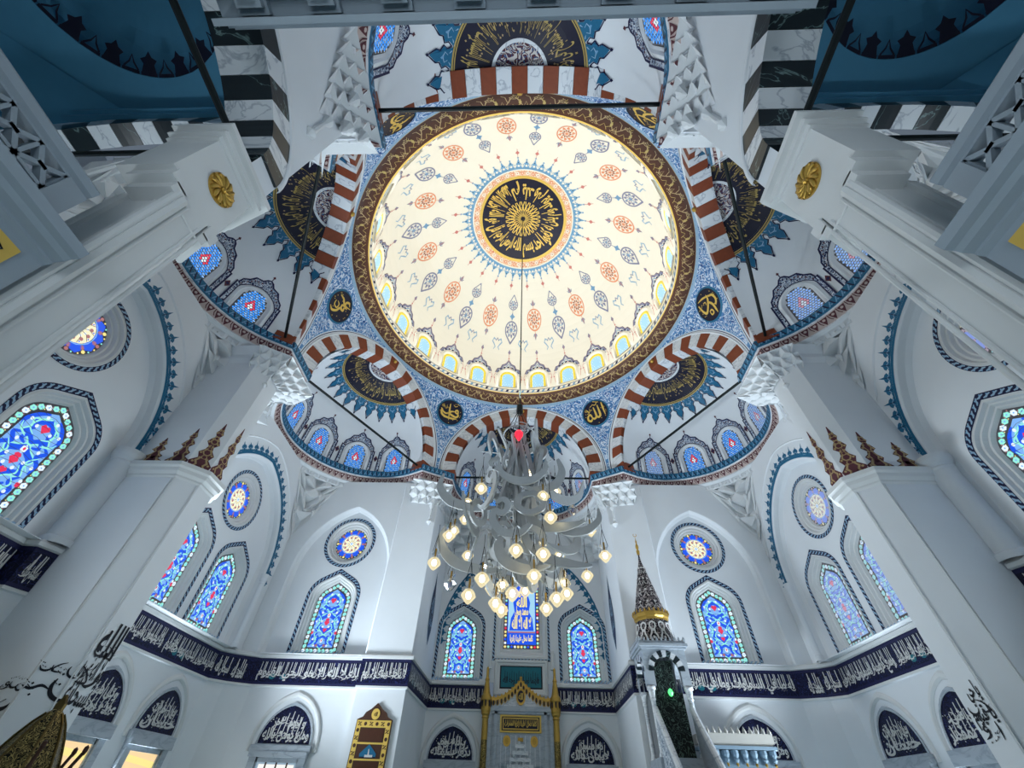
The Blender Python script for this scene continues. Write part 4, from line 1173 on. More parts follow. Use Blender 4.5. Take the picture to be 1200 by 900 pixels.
gl.poly(sq(.55, 6.66, 6.71), fw, -.147, 'glass_rose')
put_text(gl, 'كلما دخل عليها زكريا', fw, -.46, .46, 6.30, 6.60, -.145, 'glass_yellow', .04)
for t_, a, b, h in (('لا اله الا الله', 6.80, 7.25, .40), ('محمد رسول', 7.22, 7.66, .28), ('الله', 7.62, 8.02, .22), ('هو', 8.0, 8.34, .14)):
    put_text(gl, t_, fw, -h, h, a, b, -.144, 'glass_yellow', .05)
gl.build('glass', rw)
# side faces of the mihrab bay and of the front piers
for s in (-1, 1):
    r = struct('wall_niche_' + SIDE[s], label='white side wall of the niche bay, ' + SIDE[s])
    mb = MB()
    X = s * 3.42
    mb.face([(X, WY, 4.9), (X, MY + .1, 4.9), (X, MY + .1, 11.2), (X, WY, 11.2)], 'plaster')
    mb.build('wall_face', r)
    f = frame((X, 8.3, 0), (0, -s, 0), (-s, 0, 0))
    t = MB()
    pts = [(0, 5.75), (.30, 6.3), (.36, 6.8), (.30, 7.3), (.10, 7.8), (0, 8.3), (-.10, 7.8), (-.30, 7.3), (-.36, 6.8), (-.30, 6.3)]
    t.poly(pts, f, .008, 'navy')
    put_text(t, 'حسبنا الله ونعم الوكيل', f, -.28, .28, 6.2, 6.75, .012, 'pale_blue', .02, lambda u, v: True); put_text(t, 'الله', f, -.2, .2, 6.8, 7.4, .012, 'pale_blue', .02)
    t.stroke(pts + [pts[0]], .04, f, .014, 'teal')
    t.build('painted_pendant', r)
# ---------------------------------------------------------------- lower walls, frieze
def mir(P, s): return [(x * (-s), y) for x, y in P]      # s=-1 left as written, +1 right
def order(P, s): return P if s < 0 else P[::-1]
LOWL = [[(-9.3, -7.25), (-9.3, -1.45), (-9.02, -1.42), (-8.9, -1.08)],
        [(-8.9, .2), (-9.02, .75), (-9.3, .78), (-9.3, 5.8), (-8.95, 6.2), (-8.55, 6.42), (-8.3, 6.55), (-4.9, 6.55), (-4.9, 6.3), (-3.42, 6.3), (-3.42, 9.88), (-1.34, 9.88)]]
def offs(P, d):
    out = []
    for i, b in enumerate(P):
        ns = []
        for p, q in ((P[i - 1], b) if i else (b, P[1]), (b, P[i + 1]) if i < len(P) - 1 else (P[i - 1], b)):
            dx, dy = q[0] - p[0], q[1] - p[1]; L = math.hypot(dx, dy); ns.append((dy / L, -dx / L))
        mx, my = ns[0][0] + ns[1][0], ns[0][1] + ns[1][1]; L = math.hypot(mx, my) or 1
        mx, my = mx / L, my / L; k = max(.4, mx * ns[0][0] + my * ns[0][1])
        out.append((b[0] + mx * d / k, b[1] + my * d / k))
    return out
def strip(mb, P, prof):
    for (d0, z0, mt), (d1, z1, _) in zip(prof, prof[1:]):
        mb.grid([[Vector((x, y, z0)) for x, y in offs(P, d0)], [Vector((x, y, z1)) for x, y in offs(P, d1)]], mt)
vi = 0
for s in (-1, 1):
    lw = struct('wall_lower_' + SIDE[s], label='white lower wall below the frieze, ' + SIDE[s])
    fz = struct('trim_%d' % (1 if s < 0 else 2), label='navy frieze with white lettering running round the %s half of the hall' % SIDE[s])
    mb, fb, st = MB(), MB(), MB()
    for P0 in LOWL:
        P = order(mir(P0, s), s)
        strip(mb, P, [(0, 0, 'plaster'), (0, 4.08, 'plaster'), (.05, 4.10, 'stone_white'), (.05, 4.15, 'stone_white'), (.02, 4.16, 'stone_white')])
        strip(fb, P, [(.02, 4.16, 'navy_line'), (.04, 4.16, 'navy_line'), (.04, 4.22, 'navy_scroll'), (.04, 4.77, 'navy_line'), (.04, 4.84, 'navy_line'), (.02, 4.84, 'navy_line')])
        strip(st, P, [(.02, 4.84, 'stone_white'), (.10, 4.86, 'stone_white'), (.10, 4.93, 'stone_white'), (.05, 4.98, 'stone_white'), (-.35, 5.0, 'stone_white')])
        for a, b in zip(P, P[1:]):
            dx, dy = b[0] - a[0], b[1] - a[1]; L = math.hypot(dx, dy)
            if L < .3: continue
            dx, dy = dx / L, dy / L
            f = frame((a[0], a[1], 0), (dx, dy, 0), (dy, -dx, 0))
            k = max(1, int(round(L / 2.6)))
            for j in range(k):
                t_ = VERSE[vi % 8] if L > 1 else ('الحمد لله' if vi % 2 else 'سبحان الله'); vi += 1
                u0, u1 = L * (k - 1 - j) / k + .06, L * (k - j) / k - .06
                put_text(fb, t_, f, u0, u1, 4.25, 4.64, .046, 'lettering_white', .026)
                pen_run(fb, f, u0, u1, 4.40, .17, .047, 'lettering_white', vi)
                nn = max(3, int((u1 - u0) / .085))
                for q in range(nn):
                    u = u0 + (u1 - u0) * (q + .5 + .3 * sin(q * 2.3)) / nn
                    fb.face([f(u, 4.46 + .05 * sin(q * 1.7), .045), f(u + .018, 4.46, .045), f(u + .026, 4.74, .045), f(u + .004, 4.755, .045)], 'lettering_white')
                if L > 2 and j % 2 == 0:
                    for q in range(2): fb.disc(u0 + .5 + .35 * q, 4.36, .10, f, .0455, 'tile_teal', 8, .075)
    mb.build('wall_face', lw); fb.build('lettered_band', fz); st.build('sill_moulding', fz)
    # engaged corner shafts of the side arches
    cs = MB()
    for y, k_ in ((FY - 2.62, 1), (FY + 2.56, .42), (BY - 2.62, 1), (BY + 2.60, 1)):
        cs.lathe([(.30 * k_, 4.98), (.30 * k_, 5.1), (.25 * k_, 5.14), (.25 * k_, 6.86), (.27 * k_, 6.90), (.25 * k_, 6.94), (.30 * k_, 7.0), (.33 * k_, 7.1), (.33 * k_, 7.2), (.001, 7.22)], (s * (9.06 - .05 * (k_ < 1)), y, 0), 'plaster', 16)
    cs.build('corner_shaft', lw, True)
    # windows and lettered tympana of the lower storey
    spots = [((s * 9.3, 2.31), -s * PI / 2, 'nearest the side pier'), ((s * 9.3, 4.63), -s * PI / 2, 'nearest the corner'), ((s * 9.3, -2.6), -s * PI / 2, 'behind the side pier'), ((s * 9.3, -4.9), -s * PI / 2, 'farthest back'),
             ((s * 6.72, 6.55), 0, 'in the qibla wall'), ((s * 2.38, 9.88), 0, 'beside the prayer niche')]
    TX = {0: ('وكل شيء', 'عنده بمقدار'), 1: ('فيهن خيرات', 'حسان'), 4: ('واليوم الاخر', 'ومن يومن بالله'), 5: ('بالله وما', 'نكفر بسيئاته') if s < 0 else ('انه سبيل', 'الايمان بالله'), 2: ('والله', 'غفور رحيم'), 3: ('ان الله', 'مع الصابرين')}
    for i, (xy, rz, where) in enumerate(spots):
        xy = (xy[0] - (s * .006 if i < 4 else 0), xy[1] - (.006 if i > 3 else 0))
        p = thing('calligraphy_panel', 'pointed navy tile panel with white lettering on the %s side, %s' % (SIDE[s], where), 'panel', (xy[0], xy[1], 0), rz, 'lettered panels over the lower windows')
        b = MB()
        O = pointed(.80, 2.74, 2.76, 3.74, 10); I = pointed(.75, 2.79, 2.80, 3.66, 10)
        b.prism(O, fw, 0, .03, 'marble_grey', caps=(False, False)); b.band(O, I, fw, .03, .03, 'marble_grey'); b.face([fw(u, v, .015) for u, v in I], 'navy_scroll')
        b.build('tile_panel', p)
        b = MB()
        cl = lambda u, v: abs(u) < .73 * (1 - max(0, (v - 2.9) / .75) ** 1.5)
        put_text(b, TX[i][1], fw, -.68, .68, 2.82, 3.14, .022, 'lettering_white', .03, cl); put_text(b, TX[i][0], fw, -.48, .48, 3.08, 3.40, .022, 'lettering_white', .03, cl)
        for q in range(7):
            u = -.42 + .14 * q
            b.face([fw(u, 3.0, .021), fw(u + .03, 3.0, .021), fw(u + .08, 3.54 - abs(u + .03) * .55, .021), fw(u + .055, 3.54 - abs(u + .03) * .55, .021)], 'lettering_white')
        pen_run(b, fw, -.58, .58, 2.98, .24, .024, 'lettering_white', i + 3 * (s > 0)); pen_run(b, fw, -.34, .34, 3.26, .22, .024, 'lettering_white', i + 5)
        for q in range(26): b.disc(random.uniform(-.6, .6), random.uniform(2.85, 3.4), .014, fw, .02, 'lettering_white', 5)
        b.build('lettering', p)
        b = MB()
        O2 = pointed(1.02, 2.62, 2.80, 4.04, 12); O3 = pointed(.98, 2.62, 2.80, 3.98, 12); O4 = pointed(.94, 2.62, 2.80, 3.92, 12)
        cut = lambda P: P[1:] + [P[0]]
        b.grid([[fw(u, v, 0) for u, v in cut(O2)], [fw(u, v, .045) for u, v in cut(O3)], [fw(u, v, .045) for u, v in cut(O4)], [fw(u, v, 0) for u, v in cut(pointed(.90, 2.62, 2.80, 3.87, 12))]], 'stone_white')
        b.build('arch_moulding', p)
        nwin += 1
        w = struct('window_%d' % nwin, (xy[0], xy[1], 0), rz, 'marble-framed lower window on the %s side, %s' % (SIDE[s], where))
        b = MB()
        for x0, x1, z0, z1, d in ((-.86, .86, 2.60, 2.76, .12), (-.82, .82, 2.50, 2.62, .16), (-.80, -.60, .5, 2.52, .09), (.60, .80, .5, 2.52, .09), (-.62, -.56, .6, 2.50, .05), (.56, .62, .6, 2.50, .05), (-.6, .6, 2.40, 2.50, .05), (-.9, .9, .40, .52, .16)):
            b.box(fw((x0 + x1) / 2, (z0 + z1) / 2, d / 2), ((x1 - x0) / 2, d / 2, (z1 - z0) / 2), 'marble_grey')
        b.build('marble_frame', w)
        b = MB()
        if i in (4, 5) or s > 0:
            b.poly(sq(.57, .55, 2.42), fw, .012, 'outdoor_blue'); b.poly([(-.50, 2.0), (.5, 2.0), (.5, 2.36), (-.5, 2.36)], fw, .014, 'outdoor_white')
        else:
            b.poly(sq(.57, .55, 2.42), fw, .012, 'outdoor_warm'); b.poly([(-.57, 2.22), (.57, 2.14), (.57, 2.26), (-.57, 2.34)], fw, .014, 'glass_yellow'); b.poly([(-.57, 1.2), (.1, 1.2), (.25, 1.9), (-.57, 2.0)], fw, .014, 'outdoor_white')
        b.build('glass', w)
        b = MB()
        for x in (-.30, 0, .30): b.box(fw(x, 1.5, .03), (.018, .012, .9), 'wood_dark')
        b.box(fw(0, 2.1, .03), (.56, .012, .02), 'wood_dark')
        if i in (4, 5) or s > 0: b.build('window_bar', w)

# ---------------------------------------------------------------- hexagon piers
PIER = [(9.1, -1.08), (7.69, -1.08), (7.33, -.72), (7.33, -.2), (7.69, .16), (9.1, .16)]
def poff(d):
    return [(9.1, -1.08 - d), (7.69 - d * .41, -1.08 - d), (7.33 - d, -.72 - d * .41), (7.33 - d, -.2 + d * .41), (7.69 - d * .41, .16 + d), (9.1, .16 + d)]
for s in (-1, 1):
    p = struct('side_pier', label='white octagonal pier with a capital against the %s wall' % SIDE[s])
    mb = MB()
    def lay(prof, mt, mb=mb):
        for (d0, z0), (d1, z1) in zip(prof, prof[1:]):
            mb.grid([[Vector((s * x, y, z0)) for x, y in poff(d0)], [Vector((s * x, y, z1)) for x, y in poff(d1)]], mt)
    lay([(.06, 0), (.06, .5), (0, .55), (0, 6.66)], 'plaster')
    mb.build('shaft', p)
    mb = MB(); lay([(0, 6.62), (.03, 6.66), (.03, 6.70), (.09, 6.76), (.10, 6.84), (.15, 6.88), (.15, 6.97), (-.02, 7.0)], 'stone_white', mb); mb.build('capital', p)
    mb = MB(); lay([(-.02, 6.98), (-.02, 10.55), (.05, 10.7), (.05, 10.85), (.2, 11.1)], 'plaster', mb); mb.build('upper_shaft', p)
    # stalactite corbel under the springing
    mb = MB()
    dp = (s * .14, 0, .04)
    facets(mb, (s * 6.93, -.86, 11.08), (s * 6.93, .86, 11.08), (s * 7.33, -.72, 10.3), (s * 7.33, -.2, 10.3), 4, 3, dp)
    facets(mb, (s * 7.75, -1.35, 11.08), (s * 6.93, -.86, 11.08), (s * 7.9, -1.08, 10.2), (s * 7.33, -.72, 10.3), 3, 3, (s * .05, .12, .03))
    facets(mb, (s * 6.93, .86, 11.08), (s * 7.75, 1.3, 11.08), (s * 7.33, -.2, 10.3), (s * 7.9, .16, 10.2), 3, 3, (s * .08, -.12, .03))
    for y, z in ((-.72, 10.62), (-.3, 10.55), (.2, 10.66)): mb.lathe([(.001, .06), (.06, .03), (.08, -.04), (.03, -.14), (.001, -.22)], (s * 7.24, y, z), 'plaster_relief', 8)
    mb.build('muqarnas', p)
    mb = MB()      # drop ornament hanging on the corner
    mb.lathe([(.001, 0), (.09, -.05), (.05, -.16), (.03, -.4), (.045, -.44), (.02, -.5), (.10, -.62), (.001, -.74)], (s * 7.38, -.70, 10.6), 'plaster_relief', 8)
    mb.build('stalactite_drop', p)
    # thin double lines on the shaft edges
    mb = MB()
    for (x, y), dx in (((7.69, -1.08), .02), ((7.33, -.72), .02)):
        for q in (-.02, .035):
            mb.tube([(s * (x + .012), y - .008 + q * (1 if x < 7.5 else 0), .6), (s * (x + .012 + (q if x > 7.5 else 0)), y - .008 + q * (1 if x < 7.5 else 0), 6.62)], .011, 'stone_white', 5)
    mb.build('edge_bead', p)
    # painted flames over the capital
    mb = MB()
    def flame(f, u, h, sc_):
        prev = None
        z0 = 7.0
        segs = [(0, .30), (.10, .34), (.20, .16), (.30, .24), (.38, .12), (.46, .08), (.54, .20), (.62, .13), (.68, .05), (.76, .12), (.84, .06), (1, .012)]
        pts = [(t * h, w_ * sc_) for t, w_ in segs]
        for (a, wa), (b_, wb) in zip(pts, pts[1:]):
            mb.face([f(u - wa, z0 + a, .006), f(u + wa, z0 + a, .006), f(u + wb, z0 + b_, .006), f(u - wb, z0 + b_, .006)], 'maroon')
        for (a, wa) in pts[:-1]:
            if wa > .06 * sc_: mb.disc(u, z0 + a + .03 * h, wa * .62, f, .010, 'ring_tan', 6, wa * .52); mb.disc(u, z0 + a + .03 * h, wa * .40, f, .014, 'maroon', 6)
            mb.disc(u - wa * .7, z0 + a, .03, f, .012, 'ring_tan', 5); mb.disc(u + wa * .7, z0 + a, .03, f, .012, 'ring_tan', 5)
    fA = frame((s * 8.3, -1.06, 0), (1, 0, 0), (0, -1, 0))
    for u, h in ((s * .28, .75), (-s * .34, 1.05)): flame(fA, u, h, .85)
    dgx = Vector((-s * .7071, .7071, 0)) if s < 0 else Vector((-.7071, .7071, 0))
    n2 = Vector((-s * .7071, -.7071, 0))
    fB = frame((s * 7.52, -.88, 0), (Z.cross(n2) * -1), n2)
    flame(fB, .0, 1.35, .72)
    fC = frame((s * 7.35, -.46, 0), (0, -s, 0), (-s, 0, 0))
    flame(fC, 0, 1.55, .72)
    mb.build('painted_flames', p)
    mb = MB()
    if s < 0:
        fA2 = frame((s * 8.3, -1.085, 0), (1, 0, 0), (0, -1, 0)); fB2 = frame((s * 7.51, -.90, 0), (Z.cross(n2) * -1), n2); fC2 = frame((s * 7.325, -.46, 0), (0, 1, 0), (-s, 0, 0))
        put_text(mb, 'الله', fC2, -.22, .24, 3.30, 3.85, .006, 'lettering_black', .03); put_text(mb, 'ولا اله غيره', fC2, -.24, .26, 2.88, 3.34, .006, 'lettering_black', .02)
        put_text(mb, 'سبحانه', fC2, -.24, .26, 2.55, 3.0, .006, 'lettering_black', .02)
        pen_run(mb, fB2, -.26, .26, 2.80, .40, .006, 'lettering_black', 3); pen_run(mb, fB2, -.26, .26, 3.05, .22, .006, 'lettering_black', 8)
        pen_run(mb, fA2, -.75, .62, 2.52, .46, .006, 'lettering_black', 1); pen_run(mb, fA2, -.75, .62, 2.78, .2, .006, 'lettering_black', 4); pen_run(mb, fC2, -.24, .25, 3.0, .34, .008, 'lettering_black', 5); pen_run(mb, fC2, -.22, .25, 3.4, .26, .008, 'lettering_black', 2)
    else:
        fC2 = frame((s * 7.325, -.46, 0), (0, -1, 0), (-1, 0, 0))
        put_text(mb, 'يا حي', fC2, -.06, .20, 2.95, 3.28, .006, 'lettering_black', .03); put_text(mb, 'يا قيوم', fC2, -.2, .24, 2.68, 2.98, .006, 'lettering_black', .03); pen_run(mb, fC2, -.22, .24, 2.62, .30, .006, 'lettering_black', 7); pen_run(mb, fC2, -.20, .22, 2.95, .26, .007, 'lettering_black', 2)
    mb.build('painted_lettering', p)

# front piers: carved drop on the corner and stepped corbels under the springing
for s in (-1, 1):
    p = struct('front_pier', label='white wall pier at the %s of the niche bay' % SIDE[s])
    mb = MB()
    mb.raw([Vector((s * x, y, z)) for z in (4.98, 11.2) for x, y in ((4.95, 6.42), (4.88, 6.30), (3.425, 6.30), (3.425, 6.375))], [(0, 1, 5, 4), (1, 2, 6, 5), (2, 3, 7, 6)], 'plaster')
    mb.build('shaft', p)
    mb = MB()
    facets(mb, (s * 4.5, 5.72, 11.08), (s * 2.86, 6.18, 11.08), (s * 4.7, 6.3, 10.35), (s * 3.42, 6.3, 10.2), 4, 3, (0, .14, .04))
    facets(mb, (s * 2.86, 6.18, 11.08), (s * 3.2, 7.4, 11.08), (s * 3.42, 6.3, 10.2), (s * 3.42, 7.3, 10.4), 3, 3, (s * .12, 0, .04))
    for x, z in ((4.2, 10.6), (3.8, 10.5)): mb.lathe([(.001, .06), (.06, .03), (.08, -.04), (.03, -.14), (.001, -.22)], (s * x, 6.2, z), 'plaster_relief', 8)
    mb.lathe([(.001, 0), (.10, -.06), (.05, -.2), (.035, -.5), (.05, -.56), (.02, -.62), (.12, -.76), (.001, -.9)], (s * 3.62, 6.24, 10.2), 'plaster_relief', 8)
    mb.build('muqarnas', p)

# ---------------------------------------------------------------- rear piers, walls over them, arcade arches
LP = [(3.66, -7.5), (3.0, -7.5), (3.0, -7.18), (3.5, -6.90), (3.66, -6.90)]
def pier_poly(mb, P, s, z0, z1, mt, bottom=False):
    n = len(P)
    a = [Vector((s * x, y, z0)) for x, y in P]; b = [Vector((s * x, y, z1)) for x, y in P]
    mb.raw(a + b, [(i, (i + 1) % n, n + (i + 1) % n, n + i) for i in range(n)], mt)
    if bottom: mb.face(a, mt)
    mb.face(b, mt)
for s in (-1, 1):
    p = struct('rear_pier', label='white panelled rear pier close on the %s of the view' % SIDE[s])
    mb = MB()
    pier_poly(mb, LP, s, 0, 5.6, 'stone_white')
    pier_poly(mb, [(3.55, -7.75), (3.0, -7.75), (3.0, -7.06), (3.5, -6.78), (3.55, -6.78)], s, 5.6, 6.5, 'stone_white', True)
    mb.build('shaft', p)
    mb = MB()    # stepped corbels at the top of the panel
    for k, (y0, y1, z0, z1, d) in enumerate(((-7.70, -7.5, 5.50, 5.62, .02), (-7.62, -7.5, 5.40, 5.52, .02), (-7.16, -7.02, 5.46, 5.62, .02), (-7.16, -7.08, 5.36, 5.48, .02))):
        mb.box((s * (3.0 + .2), (y0 + y1) / 2, (z0 + z1) / 2), (.22, (y1 - y0) / 2, (z1 - z0) / 2), 'stone_white')
    mb.build('corbel', p)
    mb = MB()
    for y, r in ((-7.54, .035), (-7.475, .05), (-7.40, .018), (-7.20, .018), (-7.14, .02)):
        mb.tube([(s * 3.0, y, 0), (s * 3.0, y, 5.46)], r, 'stone_white', 8)
    mb.tube([(s * 3.0, -7.40, 5.36), (s * 3.0, -7.16, 5.36)], .016, 'stone_white', 6)
    for x, r in ((3.52, .04), (3.60, .03), (3.20, .012)):
        mb.tube([(s * x, -7.5, 0), (s * x, -7.5, 5.46)], r, 'stone_white', 8)
    mb.build('panel_moulding', p)
    mb = MB()
    for d, z0, z1 in ((.02, 6.36, 6.42), (.06, 6.42, 6.47), (.04, 6.47, 6.53), (.10, 6.53, 6.60)):
        pier_poly(mb, [(3.55, -7.76 - d), (3.0 - d, -7.76 - d), (3.0 - d, -7.06 + d), (3.5, -6.78 + d * .5), (3.55, -6.78)], s, z0, z1, 'stone_white', True)
    mb.build('capital', p)
    # wall above the pier with the black and white side arch
    mb = MB()
    f = frame((s * 3.0, -9.55, 0), (0, 1, 0), (-s, 0, 0))
    ell = lambda hw, h, n=24: [(hw * cos(PI * i / n), 7.0 + h * sin(PI * i / n)) for i in range(n + 1)]
    op = ell(2.12, 1.12)
    outl = [(2.5, 6.55), (2.5, 11.2), (-2.6, 11.2), (-2.6, 6.0), (-2.12, 6.0)] + op[::-1] + [(2.12, 6.6)]
    mb.holed(outl, [], f, 0, 'plaster')
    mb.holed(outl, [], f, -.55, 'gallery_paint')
    mb.face([f(2.5, 6.55, 0), f(2.5, 11.2, 0), f(2.5, 11.2, -.9), f(2.5, 6.55, -.9)], 'plaster')
    mb.build('upper_wall', p)
    ar = struct('gallery_arch', label='flat arch of black and white voussoirs high on the %s, opening to the side gallery' % SIDE[s])
    nv = 19
    for i in range(nv):
        b = MB()
        T = [PI * (i + .012) / nv + (PI / nv) * .976 * k / 3 for k in range(4)]
        E = lambda t, o, w: f((2.12 + o) * cos(t), 7.0 + (1.12 + o) * sin(t), w)
        mt = 'black_marble' if i % 2 == 0 else 'marble_white'
        b.grid([[E(t, .36, .0) for t in T], [E(t, .36, .035) for t in T], [E(t, -.02, .035) for t in T], [E(t, -.02, -.58) for t in T], [E(t, .36, -.58) for t in T]], mt)
        for t in (T[0], T[-1]): b.face([E(t, .36, .035), E(t, -.02, .035), E(t, -.02, -.58), E(t, .36, -.58)], mt)
        b.build('voussoir', ar)
    b = MB()
    b.grid([[f((2.12 + o) * cos(PI * i / 40), 7.0 + (1.12 + o) * sin(PI * i / 40), w) for i in range(41)] for o, w in ((.35, .0), (.36, .05), (.42, .05), (.43, 0))], 'plaster'); b.build('arch_trim', ar, True)
    # carved cells on the wall under the rear springing
    b = MB()
    for k in range(6):
        z = 11.1 - .34 * k
        for j in range(6 - k):
            y = -6.72 - .30 * j - .15 * k
            if y > -7.1 and k > 2: continue
            q = [Vector((s * (2.80 + .035 * k), y + .17, z)), Vector((s * (2.80 + .035 * k), y - .17, z)), Vector((s * 3.0, y - .04, z - .42)), Vector((s * 3.02, y, z - .10))]
            b.face([q[0], q[1], q[3]], 'plaster_relief'); b.face([q[1], q[2], q[3]], 'plaster_relief'); b.face([q[2], q[0], q[3]], 'plaster_relief')
            if k in (2, 4) and j % 2 == 0: b.lathe([(.001, .06), (.10, .03), (.13, -.06), (.06, -.16), (.075, -.22), (.03, -.3), (.001, -.34)], (s * 2.90, y + .17, z), 'plaster_relief', 8)
    b.lathe([(.001, 0), (.10, -.06), (.04, -.24), (.05, -.6), (.02, -.7), (.09, -.8), (.001, -.9)], (s * 2.99, -7.35, 9.25), 'plaster_relief', 8)
    b.raw([Vector((s * x, y, z)) for x, y, z in ((2.92, -6.36, 11.15), (4.05, -6.36, 11.15), (4.3, -5.9, 11.15), (3.9, -7.05, 11.1), (3.0, -7.05, 10.6))], [(0, 1, 3, 4), (1, 2, 3)], 'plaster_relief')
    b.build('muqarnas', p)
    # gold rosette on the pier
    g = frame((s * 3.0, -7.37, 6.03), (0, 1, 0), (-s, 0, 0))
    ro = thing('gold_rosette', 'round gilded rosette on the %s rear pier' % SIDE[s], 'rosette', group='gilded rosettes on the rear piers')
    b = MB()
    b.prism(circle(.17, n=28), g, 0, .02, 'gold')
    for k in range(12):
        a = 2 * PI * k / 12
        P = []
        for j in range(5):
            rr = .035 + .125 * j / 4; aa = a + .5 * j / 4
            P.append((rr * cos(aa), rr * sin(aa)))
        b.tube([g(u, v, .025) for u, v in P], [.010, .018, .024, .026, .012], 'gold', 6)
        b.lathe([(.001, .02), (.018, .01), (.02, 0)], g(.155 * cos(a), .155 * sin(a), .02), 'gold', 6)
    b.build('disc', ro, True); b = MB(); b.lathe([(.001, .03), (.03, .015), (.035, -.01), (.02, -.03), (.001, -.035)], g(0, 0, .03), 'old_gold', 8); b.build('boss', ro, True)

    # side aisle behind the pier: arch to the rear bay, vault, outer wall, tie rods
    ai = struct('wall_aisle_' + SIDE[s], label='shaded gallery aisle on the %s behind the rear pier' % SIDE[s])
    fr_ = frame((s * 6.2, -7.25, 0), (1, 0, 0), (0, -1, 0))
    H = [(2.3 * cos(PI * i / 24), 7.66 + 2.2 * sin(PI * i / 24)) for i in range(25)]
    wall = [(2.62, 0), (2.62, 11.2), (-2.62, 11.2), (-2.62, 0), (-2.3, 0)] + H[::-1] + [(2.3, 0)]
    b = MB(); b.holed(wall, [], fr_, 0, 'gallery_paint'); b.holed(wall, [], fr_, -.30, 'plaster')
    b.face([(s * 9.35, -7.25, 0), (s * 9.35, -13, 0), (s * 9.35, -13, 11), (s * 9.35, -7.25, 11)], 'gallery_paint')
    b.build('wall_face', ai)
    b = MB()
    cxy = (s * 6.2, -9.55)
    sqr = [(-2.75, -2.9), (2.75, -2.9), (2.75, 2.3), (-2.75, 2.3)]
    fc = lambda u, v, w=0: Vector((cxy[0] + u, cxy[1] + v, 10.5 - w))
    b.holed(sqr, [circle(1.75, n=40)], fc, 0, 'vault_shade_teal')
    b.lathe([(1.75, 10.5), (1.75, 10.56)] + [(1.75 * cos(PI / 2 * i / 8), 10.56 + .8 * sin(PI / 2 * i / 8)) for i in range(9)], (cxy[0], cxy[1], 0), 'vault_shade_teal', 40)
    for q in (-1, 1):
        for t2 in (-1, 1):
            b.face([fc(q * 2.75, 2.3 if t2 > 0 else -2.9, .9), fc(q * 1.0, 2.3 if t2 > 0 else -2.9, .02), fc(q * 2.75, t2 * .8, .02)], 'vault_shade_teal')
    b.build('vault', ai)
    b = MB()
    for k in range(36):
        a = 2 * PI * k / 36
        g2 = lambda u, v, w=0: Vector((cxy[0] + (1.745 - v) * cos(a + u / 1.75), cxy[1] + (1.745 - v) * sin(a + u / 1.75), 10.53 + v * .55 - .02))
        b.poly([(-.14, 0), (.14, 0), (.14, .05), (-.14, .05)], g2, 0, 'navy_dark')
        if k % 2 == 0: b.poly([(-.13, .05), (.13, .05), (.10, .16), (.16, .22), (.06, .26), (0, .34), (-.06, .26), (-.16, .22), (-.10, .16)], g2, 0, 'navy_dark')
        else: b.stroke([(-.12, .05), (-.04, .14), (0, .24), (.04, .14), (.12, .05)], .03, g2, 0, 'navy_dark')
    b.build('painted_wreath', ai)
    b = MB()
    for z, d in ((10.1, .10), (10.2, .16), (10.3, .10)):
        b.box((cxy[0], -7.25 - d / 2, z), (2.75, d / 2, .05), 'vault_shade_teal'); 
    b.build('moulding', ai)
    a2 = struct('aisle_arch', label='arch of black and white voussoirs across the %s aisle' % SIDE[s])
    nv = 21
    for i in range(nv):
        b = MB()
        T = [PI * (i + .012) / nv + (PI / nv) * .976 * k / 3 for k in range(4)]
        E = lambda t, o, w: fr_((2.3 + o) * cos(t), 7.66 + (2.2 + o) * sin(t), w)
        mt = 'black_marble' if i % 2 == 0 else 'marble_white'
        b.grid([[E(t, .4, .0) for t in T], [E(t, .4, .03) for t in T], [E(t, -.02, .03) for t in T], [E(t, -.02, -.32) for t in T], [E(t, .4, -.32) for t in T]], mt)
        for t in (T[0], T[-1]): b.face([E(t, .4, .03), E(t, -.02, .03), E(t, -.02, -.32), E(t, .4, -.32)], mt)
        b.build('voussoir', a2)
    for nm, A, B, w_ in (('across the %s aisle arch', (s * 3.9, -7.33, 7.66), (s * 8.5, -7.33, 7.66), .035), ('along the %s gallery arch', (s * 3.28, -7.44, 7.05), (s * 3.28, -11.67, 7.05), .04)):
        r = thing('tie_rod', 'dark iron tie rod ' + nm % SIDE[s], 'tie rod', group='iron tie rods of the gallery')
        b = MB(); b.tube([A, B], w_, 'dark_iron', 8); b.build('bar', r)
    # gallery parapet
    gp = struct('gallery_parapet', label='pale carved gallery parapet with a pierced lattice, upper %s corner' % SIDE[s])
    b = MB()
    def ext(prof, mt, y0, y1):
        for (x0, z0), (x1, z1) in zip(prof, prof[1:]):
            b.face([(s * x0, y0, z0), (s * x1, y0, z1), (s * x1, y1, z1), (s * x0, y1, z0)], mt)
        b.face([(s * x, y0, z) for x, z in prof], mt)
    ext([(3.6, 3.2), (2.95, 3.2), (2.88, 3.3), (2.88, 3.4), (2.94, 3.44), (2.94, 3.98), (2.90, 4.0), (2.90, 4.02), (2.84, 4.035), (2.81, 4.06), (2.76, 4.07), (2.75, 4.14), (2.82, 4.17), (2.82, 4.20), (3.04, 4.22), (3.6, 4.22)], 'steel_blue', -7.6, -12.4)
    b.build('cornice', gp)
    b = MB()
    ext([(3.20, 4.66), (3.07, 4.66), (3.07, 4.68), (3.04, 4.70), (3.03, 4.76), (3.06, 4.80), (3.20, 4.80)], 'steel_blue', -7.77, -12.4)
    for y0, y1 in ((-7.77, -7.93),): b.box((s * 3.12, (y0 + y1) / 2, 4.44), (.07, .08, .22), 'steel_blue')
    b.box((s * 3.12, -10.1, 4.2), (.07, 2.3, .03), 'steel_blue')
    b.build('rail', gp)
    b = MB()
    gl_ = lambda u, v, w=0: Vector((s * (3.10 - w), u, v))
